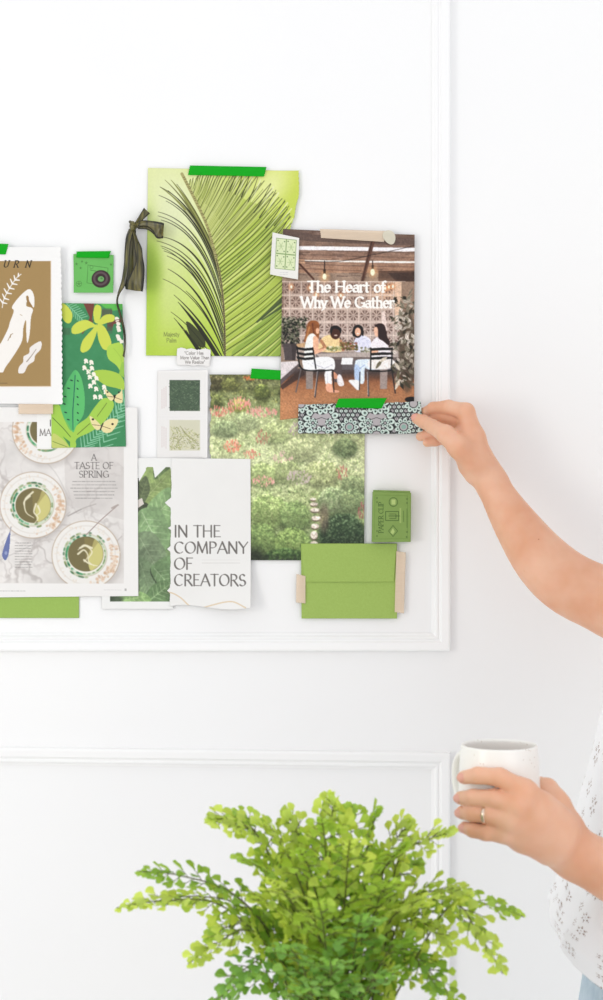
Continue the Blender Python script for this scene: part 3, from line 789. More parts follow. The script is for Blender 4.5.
def art_figures():
    a = Art(-46, 242, 70, 412, (243, 242, 240))
    a.rect(-46, 261, 51, 386.5, (164, 134, 84)); a.line([(51, 261), (51, 386.5), (-46, 386.5)], .9, (226, 206, 184), .8)
    text(a, 'U', 3.2, 267.3, 6.6, col=(40, 34, 26), thick=.16, thin=.08, slant=.28); text(a, 'R', 13.5, 267.3, 6.6, col=(40, 34, 26), thick=.16, thin=.08, slant=.28)
    text(a, 'N', 25, 267.3, 6.6, col=(40, 34, 26), thick=.16, thin=.08, slant=.28)
    a.view(0, 235, 6.06)
    W = (244, 240, 234)
    # sprig
    a.line([(14, 440), (24, 390), (60, 320), (100, 262), (128, 238)], .8, W, smooth=5)
    for (x, y, dx, dy) in ((16, 410, -16, -22), (16, 410, 26, 6), (28, 384, -12, -26), (28, 384, 26, 8), (42, 352, -16, -26), (42, 352, 28, 4), (58, 322, -14, -28), (58, 322, 28, 6), (76, 296, -12, -28), (76, 296, 28, 4), (92, 272, -6, -26), (92, 272, 26, 2), (112, 250, 0, -18)):
        a.line([(x, y), (x + dx * .5, y + dy * .5), (x + dx, y + dy)], 1.7, W, w2=1.0)
    # torso cut-out
    a.poly([(176, 328), (140, 352), (96, 400), (72, 440), (84, 462), (60, 530), (50, 566), (8, 650), (-40, 720), (-60, 800), (10, 834), (34, 800), (90, 720), (134, 640), (142, 560), (158, 516), (160, 600), (166, 656), (180, 600), (188, 500), (200, 456), (188, 440), (160, 430), (168, 400), (204, 440), (208, 384), (198, 346)], W, smooth=4)
    a.poly([(158, 374), (172, 370), (178, 400), (200, 438), (180, 430), (166, 410)], (156, 122, 74), smooth=3)
    a.line([(48, 640), (66, 606), (78, 598)], .6, (150, 120, 80), smooth=3); a.line([(62, 620), (66, 604)], .9, (150, 120, 80)); a.line([(122, 482), (134, 488)], .6, (190, 170, 140))
    # leaf shape
    a.poly([(246, 644), (248, 690), (214, 730), (206, 764), (170, 790), (146, 834), (112, 836), (116, 800), (140, 770), (144, 736), (176, 716), (184, 680)], (238, 232, 226), smooth=5)
    a.line([(162, 768), (190, 734), (220, 692)], .9, (140, 124, 110), w2=.5, smooth=3)
    a.line([(0, 898), (44, 898)], .5, (110, 90, 60))
    a.view()
    # a second cut-out on the part of the sheet beyond the picture's edge
    a.poly([(-34, 290), (-20, 282), (-12, 306), (-20, 340), (-36, 330)], W, smooth=5)
    return a

def art_spring():
    a = Art(-66, 400, 144, 602, (240, 238, 235))
    a.rect(-66, 422, 124, 583.5, (228, 224, 220))
    keep = a.a.copy(); a.tone(26, 26, 8, 5, (1, 1, 1)); a.tone(5, 4, 4)
    m = np.zeros(a.a.shape[:2], bool); t = a.T([(-66, 422), (124, 583.5)]).astype(int); m[t[0][1]:t[1][1], 0:t[1][0]] = True
    a.a = np.where(m[..., None], a.a, keep)
    a.veins((-66, 422, 124, 583), (160, 152, 148), .55, 4, 30, .035).veins((-66, 422, 124, 583), (186, 178, 174), .6, 17, 16, .05)
    for p, c in (([(68, 516), (84, 508), (96, 504)], (116, 106, 102)), ([(0, 560), (40, 540), (70, 512)], (186, 180, 178)), ([(96, 560), (110, 548), (122, 536)], (176, 168, 166)), ([(10, 440), (50, 466), (70, 500)], (198, 194, 190))):
        a.line(p, 1.0, c, .6, smooth=5)
    a.poly([(64, 448), (124, 448), (124, 520), (66, 505)], (206, 200, 196), .5)
    def plate(cx, cy, R, cup, rot):
        a.ell(cx + 2, cy + 3, R * 1.03, R * 1.03, (170, 162, 158), .45, soft=.12)
        a.ell(cx, cy, R, R, (238, 235, 230)); a.ell(cx, cy, R * .86, R * .86, (222, 216, 208), .7, ring=1.2)
        a.ell(cx, cy, R, R, (168, 140, 110), ring=.5)
        r2 = random.Random(int(cx * 7))
        # tan floral patches on the rim
        for i in range(90):
            t = rot + r2.gauss(0, .42); q = R * r2.uniform(.74, .95)
            a.ell(cx + q * math.cos(t), cy + q * math.sin(t), r2.uniform(.8, 2.4), r2.uniform(.6, 1.6), r2.choice([(214, 176, 144), (228, 198, 172), (198, 156, 120), (242, 230, 214)]), .6, rot=t)
        for i in range(50):
            t = r2.uniform(0, 2 * PI); q = R * r2.uniform(.76, .93)
            a.ell(cx + q * math.cos(t), cy + q * math.sin(t), 1.2, .7, r2.choice([(226, 208, 188), (228, 216, 200)]), .5, rot=t)
        for i in range(46):
            t = r2.uniform(0, 2 * PI); q = cup + R * .07
            if math.cos(t - rot) < .55:
                a.ell(cx + q * math.cos(t), cy + q * math.sin(t), 1.9, .9, r2.choice([(96, 150, 104), (120, 140, 80), (70, 110, 74), (176, 190, 150)]), .8, rot=t + PI / 2)
        a.ell(cx, cy, cup * 1.06, cup * 1.06, (242, 238, 226))
        a.ell(cx, cy, cup * 1.06, cup * 1.06, (190, 176, 150), ring=.5)
        a.ell(cx, cy, cup * .98, cup * .98, (196, 210, 186), .8, ring=2.2)
        for i in range(70):
            t = r2.uniform(PI * .55, PI * 1.6); q = cup * .98
            a.ell(cx + q * math.cos(t), cy + q * math.sin(t), 1.8, 1.1, r2.choice([(70, 150, 100), (120, 184, 140), (44, 108, 74), (232, 234, 222), (232, 234, 222)]), .8, rot=t + PI / 2)
        for i in range(34):
            t = r2.uniform(-PI * .5, PI * .55); q = cup * .96
            a.ell(cx + q * math.cos(t), cy + q * math.sin(t), 1.5, .8, r2.choice([(110, 140, 84), (222, 226, 206)]), .7, rot=t + PI / 2)
    def soup(cx, cy, r, cream):
        a.ell(cx, cy, r, r, (110, 102, 64)); a.ell(cx - r * .1, cy, r * .93, r * .97, (118, 108, 70))
        ph = [(cx + r * .98 * math.cos(t), cy + r * .98 * math.sin(t)) for t in np.linspace(-1.05, 1.3, 12)]
        a.poly(ph + [(cx + r * .16, cy + r * .7), (cx + r * .1, cy + .1 * r), (cx + r * .34, cy - r * .4)], (222, 216, 138), .85, smooth=2)
        a.poly([(cx - .1 * r, cy - .98 * r), (cx + .5 * r, cy - .86 * r), (cx + .7 * r, cy - .66 * r), (cx + .2 * r, cy), (cx, cy + .5 * r)], (150, 136, 82), .5)
        for p in cream:
            a.line(p, 1.9, (236, 230, 200), .95, w2=.6, smooth=6)
    plate(46, 430, 33.5, 18.6, 2.9); soup(46, 430, 15.5, [])
    plate(33, 505, 33, 20, .2)
    soup(33.5, 505.5, 17.5, [[(33, 492), (25, 500), (26, 512), (34, 518)], [(30, 496), (24, 502), (25, 508)], [(36, 504), (34, 512), (38, 518), (34, 524)], [(38, 506), (40, 512), (36, 516)]])
    plate(86, 555, 34, 20, .35)
    soup(86, 554, 17.5, [[(80, 548), (86, 546), (92, 552), (88, 560), (94, 566)], [(78, 554), (84, 550), (88, 556), (84, 562)], [(84, 560), (90, 564), (98, 566)], [(92, 548), (84, 545), (78, 550)]])
    a.blur(.45)
    a.rect(-66, 583.5, 144, 602, (240, 238, 235)); a.rect(124, 400, 144, 602, (240, 238, 235)); a.rect(-66, 400, 144, 422, (240, 238, 235))
    a.line([(117, 506), (110, 512), (100, 521), (90, 531), (86, 535)], 1.0, (168, 152, 146), smooth=4); a.line([(118, 505), (112, 508)], 1.8, (178, 166, 160))
    # blue spoon
    a.line([(11, 527), (9.5, 536)], 1.2, (180, 176, 180)); a.poly([(8.6, 534), (10.4, 534), (9, 552), (6, 560), (3, 558), (2.5, 552)], (104, 116, 168), smooth=4); a.ell(6, 553, 1.4, 1.8, (150, 160, 200))
    g = (104, 100, 98)
    text(a, 'A', 94, 460.4, 6.2, col=g, thick=.13, thin=.06, centre=True)
    text(a, 'TASTE OF', 94, 468.8, 6.4, width=39, col=g, thick=.13, thin=.06, centre=True)
    text(a, 'SPRING', 94, 477.4, 6.4, width=30, col=g, thick=.13, thin=.06, centre=True)
    microtext(a, 68, 481.5, 120, 3.35, 6, (130, 126, 124), .75, .8, 5, .3, True)
    microtext(a, 15, 543, 33, 2.7, 10, (120, 116, 114), .75, .7, 6, .15)
    microtext(a, -60, 591, 26, 3, 1, (150, 148, 146), .7, .7, 6, 0); microtext(a, 104, 590, 122, 3, 1, (190, 188, 186), .7, .6, 7, 0)
    a.rect(124.5, 588.5, 126.5, 591, (160, 158, 156), .7)
    # a page of the spread left of the picture's edge
    microtext(a, -60, 440, -6, 4, 9, (150, 146, 144), .6, .8, 8, .2)
    return a

def art_figleaf():
    a = Art(98, 454, 178, 612, (240, 240, 237))
    a.rect(98, 468, 172, 601.5, (104, 134, 78))
    rng = random.Random(5)
    def leaf(pts, base, vein, mid):
        a.poly([(x_ - .9, y_ + 1.2) for x_, y_ in pts], np.array(base) * .5, .85, smooth=5)
        a.poly(pts, np.array(base) * 1.04, 1, smooth=5)
        p = np.array(pts, float); c = p.mean(0)
        m0, m1 = np.array(mid[0], float), np.array(mid[1], float)
        a.line([m0, m1], .9, vein, .8, w2=.5)
        for t in (.2, .38, .56, .74):
            o = m0 + (m1 - m0) * t; dv = (m1 - m0) / np.linalg.norm(m1 - m0); nv = np.array([-dv[1], dv[0]])
            for s_ in (-1, 1):
                L = np.linalg.norm(p - c, axis=1).mean() * .75
                a.line([o, o + (dv * .6 + nv * s_) * L * .8], .7, vein, .75, w2=.4)
    a.rect(98, 468, 172, 480, (240, 240, 237))
    a.rect(150, 467, 170, 500, (84, 110, 58))
    leaf([(146, 468), (153, 467), (154, 480), (168, 470), (171, 472), (171, 506), (150, 508), (138, 500), (139, 484)], (122, 146, 74), (170, 190, 112), ((144, 500), (166, 476)))
    leaf([(139, 502), (150, 506), (148, 520), (136, 520)], (50, 60, 40), (70, 80, 50), ((138, 505), (147, 517)))
    leaf([(139, 484), (146, 476), (150, 490), (143, 504), (136, 500)], (78, 92, 56), (110, 126, 76), ((140, 500), (147, 480)))
    leaf([(150, 502), (171, 488), (172, 530), (156, 532), (146, 518)], (118, 156, 92), (168, 196, 136), ((150, 520), (172, 500)))
    leaf([(138, 512), (158, 508), (170, 530), (168, 548), (150, 552), (138, 536)], (112, 148, 90), (166, 192, 140), ((142, 512), (160, 548)))
    leaf([(136, 536), (152, 532), (164, 548), (168, 566), (152, 572), (138, 562)], (100, 122, 84), (140, 160, 116), ((140, 538), (158, 570)))
    leaf([(138, 560), (152, 564), (160, 580), (152, 601), (138, 600)], (98, 124, 82), (130, 156, 108), ((140, 562), (152, 598)))
    leaf([(152, 566), (172, 556), (173, 590), (164, 590), (154, 578)], (94, 128, 76), (150, 182, 124), ((154, 568), (172, 588)))
    leaf([(150, 588), (164, 580), (173, 590), (172, 602), (148, 602)], (80, 112, 64), (140, 168, 112), ((150, 600), (170, 584)))
    leaf([(108, 598), (126, 594), (142, 592), (150, 602), (108, 603)], (112, 150, 80), (150, 180, 110), ((124, 600), (148, 596)))
    a.ell(114, 599, 9, 4, (52, 66, 46), .9, soft=.4)
    a.blur(.35); a.grain(2.0, .14, 4).grain(9, .20, 8, .76, 1.06, 10)
    a.poly([(138, 500), (142, 498), (144, 504), (138, 508)], (222, 214, 206)); a.rect(136, 478, 139, 498, (40, 44, 34), .9)
    a.rect(98, 454, 178, 467, (240, 240, 237)); a.rect(98, 601.5, 178, 612, (240, 240, 237)); a.rect(172, 454, 178, 612, (240, 240, 237)); a.rect(98, 467, 110, 612, (240, 240, 237))
    a.poly([(138, 467), (146, 467), (146, 470), (139, 482)], (240, 240, 237)); a.poly([(153, 467), (166, 467), (155, 478)], (240, 240, 237))
    return a

def art_creators():
    a = Art(162, 452, 258, 616, (238, 237, 234))
    a.tone(20, 1.5, 3)
    g = (112, 108, 104)
    kw = dict(col=g, thick=.16, thin=.05, serif=False)
    text(a, 'IN THE', 174, 536.8, 11.2, width=47, **kw)
    text(a, 'COMPANY', 174, 553.2, 11.2, width=74, **kw)
    text(a, 'OF', 174, 569.2, 11.2, width=19, **kw)
    text(a, 'CREATORS', 174, 585.6, 11.2, width=72, **kw)
    a.line([(202, 563), (240, 563)], .4, (200, 197, 193), .8); a.line([(202, 560), (240, 560)], .3, (214, 212, 208), .8)
    a.line([(160, 591), (172, 593), (181, 598), (190, 606), (200, 608), (212, 605), (224, 602), (234, 601.5), (246, 607)], 1.3, (222, 200, 168), .9, smooth=6)
    return a

def art_swatches():
    a = Art(154, 364, 212, 464, (240, 238, 236))
    rng = random.Random(9)
    a.rect(157, 372, 206, 416, (236, 234, 231)); a.rect(157, 418, 206, 458, (236, 234, 231)); a.line([(157, 417), (206, 417)], .6, (226, 224, 220))
    a.rect(169.5, 380, 200, 411, (74, 94, 72))
    for _ in range(420):
        x, y = rng.uniform(170, 199.5), rng.uniform(380.5, 410.5)
        a.line([(x, y), (min(x + rng.uniform(-1.5, 1.5), 200), y + rng.uniform(-1, 1))], .6, rng.choice([(104, 126, 96), (54, 74, 58), (88, 110, 84), (128, 146, 116), (60, 70, 62)]), .7)
    a.rect(169.5, 420, 200, 450.5, (214, 212, 188))
    for _ in range(260):
        x, y = rng.uniform(170, 199), rng.uniform(428, 450)
        if y < 420 + (x - 170) * .35 + 4: continue
        a.line([(x, y), (min(x + rng.uniform(-2.5, 2.5), 200), y - rng.uniform(0, 2.5))], .7, rng.choice([(168, 172, 112), (190, 190, 136), (142, 146, 96), (220, 216, 180), (184, 178, 150)]), .8)
    a.line([(180, 426), (188, 436), (199, 444)], .7, (150, 150, 104), .7, smooth=4)
    for (y0, y1) in ((386, 408), (426, 448)):
        for x in (162, 164, 166):
            rr = random.Random(int(x * y0)); y = y0 + rr.uniform(0, 4)
            while y < y1 - rr.uniform(0, 3):
                l = rr.uniform(1, 2.6); a.line([(x, y), (x, y + l)], .6, (206, 182, 180), .7); y += l + .7
    return a

def art_quote():
    a = Art(172, 340, 216, 372, (238, 236, 233))
    kw = dict(col=(128, 122, 118), thick=.15, thin=.1, serif=False)
    text(a, '"Color Has', 194, 354.6, 3.1, width=19, centre=True, **kw)
    text(a, 'More Value Than', 194.8, 359.2, 3.1, width=29, centre=True, **kw)
    text(a, 'We Realize"', 195, 363.6, 3.1, width=20, centre=True, **kw)
    return a

def art_camera():
    a = Art(68, 246, 118, 298, (106, 186, 92))
    a.tone(8, 4, 3)
    g = (66, 118, 54)
    a.line([(88, 265), (108, 268), (107, 286), (87, 283), (88, 265)], .5, g, .8); a.line([(90, 270), (96, 271)], .5, g); a.ell(91.5, 267, 1.6, 1.6, g, ring=.4)
    a.ell(101, 279, 9.4, 8.9, (56, 38, 40)); a.ell(100.6, 278.6, 6.4, 6, (92, 74, 78), ring=2.0); a.ell(101, 279, 3.6, 3.3, (30, 26, 26)); a.ell(101, 279, 3.1, 2.8, (108, 168, 96)); a.ell(101.6, 278.4, 1.2, 1, (70, 120, 60), .8)
    for (x, y, r) in ((76.5, 264, 1.2), (82, 261.5, .9), (86.3, 263, 1.3), (80.6, 268, .9), (79, 284, 2.4), (111, 264.5, .9)):
        for an in range(0, 360, 72):
            t = math.radians(an - 90); a.line([(x, y), (x + r * math.cos(t), y + r * math.sin(t))], .5, g, .9)
    a.ell(79, 284, 2.8, 2.8, g, ring=.35)
    return a

def art_tiles():
    a = Art(264, 226, 306, 286, (238, 236, 230))
    g, lt = (132, 160, 102), (222, 232, 188)
    ux, uy = np.array([20.4, 2.0]) / 20.5, np.array([-1.6, 29.6]) / 29.6
    o = np.array([276.6, 238.2])
    def Q(u, v): return tuple(o + ux * u + uy * v)
    for i in range(2):
        for j in range(2):
            u, v = i * 10.1, j * 15.3
            a.poly([Q(u, v), Q(u + 9.8, v), Q(u + 9.8, v + 14.8), Q(u, v + 14.8)], lt)
            a.line([Q(u, v), Q(u + 9.8, v), Q(u + 9.8, v + 14.8), Q(u, v + 14.8), Q(u, v)], .6, g)
            c = Q(u + 4.9, v + 7.4)
            for an in range(0, 360, 60):
                t = math.radians(an); a.line([c, (c[0] + 3 * math.cos(t), c[1] + 4 * math.sin(t))], .5, (168, 190, 136))
            for (p, q) in ((1.6, 2), (8.2, 2.6), (1.6, 12.4), (8.2, 12.4)):
                a.ell(*Q(u + p, v + q), .7, .7, (110, 134, 90))
    microtext(a, 280, 272.4, 288, 2, 2, (190, 188, 196), .8, .6, 4, .1)
    return a

def art_box():
    a = Art(368, 486, 416, 548, (130, 160, 82))
    a.tone(3, 3, 2)
    dk, lt = (66, 96, 42), (186, 208, 128)
    a.line([(375, 495), (407.5, 495.6), (407.5, 538.6), (374, 539), (375, 495)], .45, (104, 140, 60), .9)
    text(a, 'PAPER CLIP', 383.2, 533, 4.6, width=31, col=dk, thick=.15, thin=.08, serif=True, rot=-PI / 2)
    a.ell(393.4, 502, 4.2, 4.4, dk, ring=.6); a.rect(391.4, 499.6, 395.4, 504.6, lt, .9)
    a.line([(385.6, 511.5), (398.6, 511.5), (398.6, 520.5), (385.6, 520.5), (385.6, 511.5)], .7, dk); a.line([(389, 516), (400, 516)], .8, dk)
    a.line([(389.5, 514), (396, 514), (396, 518.4), (389.5, 518.4)], .6, dk)
    a.line([(393, 525.4), (397.6, 531), (393, 536.6), (388.6, 531), (393, 525.4)], .6, dk); a.poly([(393, 528), (394.6, 531.6), (393, 534.4), (390.4, 532.6)], lt, .9)
    a.rect(399.6, 508, 401.2, 523, lt, .5)
    for y in np.arange(509, 527, 1.6): a.line([(407, y), (407, y + 1)], .7, dk, .6)
    for y in np.arange(511, 521, 1.6): a.line([(403.6, y), (403.6, y + 1)], .8, dk, .6)
    for (x, y) in ((377, 498), (377, 502), (407, 499), (407, 503), (377, 531), (377, 536), (406.6, 537), (407, 532)): a.ell(x, y, .7, 1.0, dk, .7)
    return a

def art_plain(x0, y0, x1, y1, c, t=3, seed=2):
    return Art(x0, y0, x1, y1, c).tone(.8, t, seed, 1)

# ================================================================== sheets on the wall
def curl(side, amt, start=.8):
    def f(u, v):
        w = {'R': u, 'L': 1 - u, 'B': v, 'T': 1 - v}[side]
        return amt * np.clip((w - start) / (1 - start), 0, 1) ** 2
    return f
def add(*fs):
    return lambda u, v: sum(f(u, v) for f in fs)
def wave(amp, fx=1.5, fy=1.0, ph=0.0):
    return lambda u, v: amp * (1 + np.sin(fx * PI * u + ph) * np.cos(fy * PI * v + ph * 2))

def scallop(n, amp):
    return lambda t: amp * abs(math.sin(PI * n * t)) + torn(77, .35, 30)(t)

# layers, back to front (metres from the wall)
sheet('green_paper', art_plain(-40, 588, 84, 624, (154, 186, 88)), [(-34, 560), (79, 560), (79, 618), (-34, 618)], .0020, M_PAPER, 1.2,
      label='plain lime green paper peeking out below the soup bowl magazine page', cat='paper')
sheet('palm_poster', art_palm(), [(148, 168), (298.5, 171), (296.5, 356.5), (146, 355.5)], .0020, M_GLOSS, 2.4,
      edges={'R': lambda t: -7 * max(0, 1 - abs(t - .32) / .2) + torn(5, 1.0, 20)(t)}, lift=add(wave(.0006), curl('R', .003, .85)),
      label='lime green poster of a large palm frond hung by green tape', cat='poster')
sheet('swatch_card', art_swatches(), [(157.5, 370.5), (208, 370), (207.5, 458), (157, 458)], .0020, M_PAPER, 2.5, lift=curl('R', .004, .8),
      label='white card with two square plant photos, a dark green one above a pale one', cat='card')
sheet('garden_photo', art_garden(), [(209, 374.5), (365, 375), (364, 543 + 17.5), (210, 560)], .0032, M_GLOSS, 2.4,
      edges={'L': lambda t: -1.2 - 4.0 * t * 0 + torn(15, 1.2, 22)(t) * .9}, lift=wave(.0006),
      label='photo print of a lush garden with pink blossoms and stepping stones', cat='photo print')
sheet('leaf_photo', art_figleaf(), [(102, 458), (173, 458), (173, 609), (102, 609)], .0032, M_GLOSS, 2.4, lift=wave(.0004),
      label='tall photo print of broad fiddle leaves beside the soup bowl magazine page', cat='photo print')
sheet('jungle_print', art_jungle(), [(51, 303), (122.5, 304), (126, 446.5), (51.5, 448)], .0052, M_PAPER, 2.4, lift=wave(.0005),
      label='illustrated jungle print with green leaves, white flowers and two cream moths', cat='art print')
sheet('magazine_page', art_spring(), [(-60, 407), (137.5, 407.5), (138.5, 596), (-60, 598)], .0040 - .0004, M_GLOSS, 2.0, lift=add(wave(.0005, 1, 1), curl('R', .0014, .9)),
      label='magazine page headed A Taste of Spring with soup bowls on marble', cat='magazine page')
def art_ma():
    a = Art(34, 402, 56, 452, (243, 242, 239))
    text(a, 'MA', 39.6, 435.6, 6.4, col=(120, 116, 112), thick=.14, thin=.06); a.line([(50.4, 420), (50.4, 426)], .9, (70, 66, 64))
    return a
sheet('paper_strip', art_ma(), [(37, 409), (52.5, 409), (52.5, 449), (37, 449)], .0047, M_PAPER, 2.5,
      label='narrow white paper strip with cropped serif letters left of the jungle print', cat='paper')

sheet('figure_print', art_figures(), [(-40, 247), (61, 247), (62.5, 404.5), (-40, 403)], .0068, M_PAPER, 2.4,
      edges={'R': lambda t: scallop(30, .9)(t) - (1.5 if t < .1 else 0) * .3}, lift=add(wave(.0005), curl('R', .004, .82)),
      label='tan print of white cut-out figures on a white sheet with one scalloped edge', cat='art print')
sheet('creators_page', art_creators(), [(167, 458), (250.5, 459), (251, 607), (165.5, 607)], .0050, M_PAPER, 2.4,
      edges={'L': lambda t: -4.5 + 6.5 * max(0, 1 - abs(t - .30) / .035) + 3.5 * max(0, 1 - abs(t - .61) / .02) + 3 * max(0, 1 - abs(t - .47) / .012) + 3 * max(0, 1 - abs(t - .89) / .02) + torn(3, .4, 30)(t),
             'B': lambda t: 2.0 * math.sin(2 * PI * (t * .95 + .05)) * (-1)},
      lift=lambda u, v: .0004 + .020 * np.clip((u * .5 + v - 1.02) / .48, 0, 1) ** 2, label='white page lettered In The Company Of Creators with a curling lower corner', cat='page')
sheet('quote_note', art_quote(), [(177, 348), (210.5, 349.5), (210, 366), (177, 365)], .0045, M_PAPER, 3,
      edges={'T': torn(8, 1.0, 7), 'B': torn(9, .7, 6), 'R': torn(12, .8, 4), 'L': torn(13, .5, 4)},
      label='small torn white note with a quote about color below the palm poster', cat='note')
sheet('camera_card', art_camera(), [(73.4, 254), (113.6, 255), (113.4, 293), (74, 293)], .0030, M_PAPER, 3, lift=curl('B', .004, .5),
      label='small green card with a drawing of a camera and round black lens', cat='card')
sheet('gathering_cover', art_cover(), [(283, 229), (414.5, 235), (414, 403.5), (280, 420)], .0058, M_GLOSS, 2.4,
      lift=add(wave(.0006, 1, 1), curl('R', .003, .85)), label='magazine cover titled The Heart of Why We Gather with four people dining', cat='magazine cover')
sheet('tile_card', art_tiles(), [(272.6, 232.5), (299.2, 238), (298, 279.5), (270, 274.5)], .0105, M_PAPER, 3, lift=curl('L', .002, .6),
      label='tiny white card with four pale green patterned squares', cat='card')
sheet('back_card', Art(360, 396, 412, 420, (238, 236, 234)), [(330, 405), (406, 403.4), (406, 412), (330, 412)], .0108, M_PAPER, 1.2,
      label='thin white paper edge showing above the patterned strip', cat='paper')
sheet('patterned_strip', art_strip(), [(298.5, 404.5), (420, 402), (422, 434), (298, 433.5)], .0122, M_PAPER, 2.6,
      lift=lambda u, v: .016 * np.clip((u - .72) / .28, 0, 1) ** 1.6, edges={'T': lambda t: torn(6, .5, 40)(t) * .8},
      label='black and mint green ornamental strip held at its right end by the hand', cat='paper strip')
# envelope: body plus flap
env = sheet('green_envelope', art_plain(296, 540, 402, 622, (160, 188, 94), 4), [(301, 543.5), (397, 543.5), (397, 618.5), (301.5, 618.5)], .0052, M_PAPER, 2,
      lift=wave(.0004), label='lime green envelope taped to the wall on both sides', cat='envelope')
fl = sheet('flap', art_plain(296, 538, 402, 586, (160, 188, 94), 4, 5), [(301.2, 543.7), (396.8, 543.7), (394, 581.8), (304, 582)], .0062, M_PAPER, 2,
      lift=lambda u, v: .0004 + .0008 * (1 - (2 * u - 1) ** 2))
fl.parent = env; fl.matrix_parent_inverse.translation = -env.location

# ------------------------------------------------------------------ tapes
def tape_mat(name, c, al, rough=.35):
    m = mat(name, c, rough); nt = m.node_tree; b = nt.nodes['Principled BSDF']; b.inputs['Specular IOR Level'].default_value = .2
    tc = nd(m, 'ShaderNodeTexCoord'); mp = nd(m, 'ShaderNodeMapping'); mp.inputs['Scale'].default_value = (60, 60, 500)
    n = nd(m, 'ShaderNodeTexNoise'); n.inputs['Scale'].default_value = 1.0
    nt.links.new(tc.outputs['Object'], mp.inputs[0]); nt.links.new(mp.outputs[0], n.inputs['Vector'])
    r = nd(m, 'ShaderNodeMapRange'); r.inputs['To Min'].default_value = al - .05; r.inputs['To Max'].default_value = min(1, al + .05)
    nt.links.new(n.outputs['Fac'], r.inputs['Value']); nt.links.new(r.outputs[0], b.inputs['Alpha'])
    bp = nd(m, 'ShaderNodeBump'); bp.inputs['Strength'].default_value = .25; bp.inputs['Distance'].default_value = .0006
    nt.links.new(n.outputs['Fac'], bp.inputs['Height']); nt.links.new(bp.outputs['Normal'], b.inputs['Normal'])
    return m
M_GT = tape_mat('green_film', (0, 166, 20), .94, .5)
M_BT = tape_mat('beige_film', (236, 216, 192), .66, .6)
M_CT = tape_mat('clear_film', (226, 220, 200), .75, .2)
def tape(corners, d, m, label, kind='tape_strip', jag=.5, group=None, seed=1, bumps=0.0006, rnd=0):
    tl, tr, br, bl = [np.array(c, float) for c in corners]
    L = max(np.linalg.norm(tr - tl), 4); H = max(np.linalg.norm(bl - tl), 4)
    nx, ny = int(L * 1.0) + 2, int(H * 1.0) + 2
    if rnd: nx, ny = 24, 24
    rng = random.Random(seed); V = []
    horiz = L > H
    for j in range(ny):
        for i in range(nx):
            u, v = i / (nx - 1), j / (ny - 1)
            p = (tl * (1 - u) + tr * u) * (1 - v) + (bl * (1 - u) + br * u) * v
            if rnd:                      # squircle outline
                x, y = 2 * u - 1, 2 * v - 1
                x, y = x * math.sqrt(1 - y * y / 2), y * math.sqrt(1 - x * x / 2)
                u2, v2 = (x + 1) / 2, (y + 1) / 2
                p = (tl * (1 - u2) + tr * u2) * (1 - v2) + (bl * (1 - u2) + br * u2) * v2
            if horiz and i in (0, nx - 1): p = p + np.array([jag * (j % 2 - .5), 0])
            if not horiz and j in (0, ny - 1): p = p + np.array([0, jag * (i % 2 - .5)])
            q = P(*p, 0); k = (D_CAM - d) / D_CAM
            V.append((q[0] * k, -(d + bumps * (math.sin(u * 7 + seed) * math.cos(v * 3 + seed) + 1) * .5), CAM_Z + (q[2] - CAM_Z) * k))
    n = nx * ny
    Fs = [(j * nx + i, (j + 1) * nx + i, (j + 1) * nx + i + 1, j * nx + i + 1) for j in range(ny - 1) for i in range(nx - 1)]
    o = mesh_obj(kind, V, Fs, m)
    md = o.modifiers.new('thickness', 'SOLIDIFY'); md.thickness = .00018; md.offset = -1
    tag(o, label, 'tape', group)
    return rebase(o, np.mean(V, 0))

tape([(190, 165.5), (266.5, 167), (264, 176.5), (188, 175)], .0052, M_GT, 'green tape on the top edge of the palm poster', seed=1)
tape([(-14, 243), (8.6, 244), (5.6, 254.5), (-14, 254)], .0085, M_GT, 'green tape at the left picture edge above the tan figure print', seed=2)
tape([(76.5, 251.5), (111, 251), (108.5, 258), (76.5, 257.5)], .0044, M_GT, 'green tape across the top of the camera card', seed=3)
tape([(251.5, 368.5), (284, 370.5), (284, 380), (250.5, 378.5)], .0050, M_GT, 'green tape on the garden photo beside the magazine cover', seed=4)
tape([(338.5, 398.5), (387, 398), (381.5, 408.5), (335, 407.5)], .0138, M_GT, 'green tape holding the patterned strip onto the magazine cover', seed=5)
tape([(320, 229), (386, 231), (384, 242), (321, 238)], .0085, M_BT, 'beige paper tape on the top edge of the magazine cover', seed=6)
tape([(382, 230), (396, 230.5), (395, 247), (383, 241)], .0098, M_CT, 'shiny translucent dab of tape at the right end of the cover tape', seed=7, rnd=1, jag=0)
tape([(18.5, 404), (53, 404), (53, 414), (18.5, 414)], .0082 + .0002, M_BT, 'peach tape between the tan figure print and the soup bowl page', seed=8)
tape([(296.5, 574), (305.5, 576), (305.5, 603.5), (296, 602.5)], .0076, M_BT, 'short beige tape on the left edge of the green envelope', seed=9)
tape([(396.3, 551), (405.8, 552.5), (404, 613.5), (394.6, 612)], .0076, M_BT, 'long beige tape on the right edge of the green envelope', seed=10)

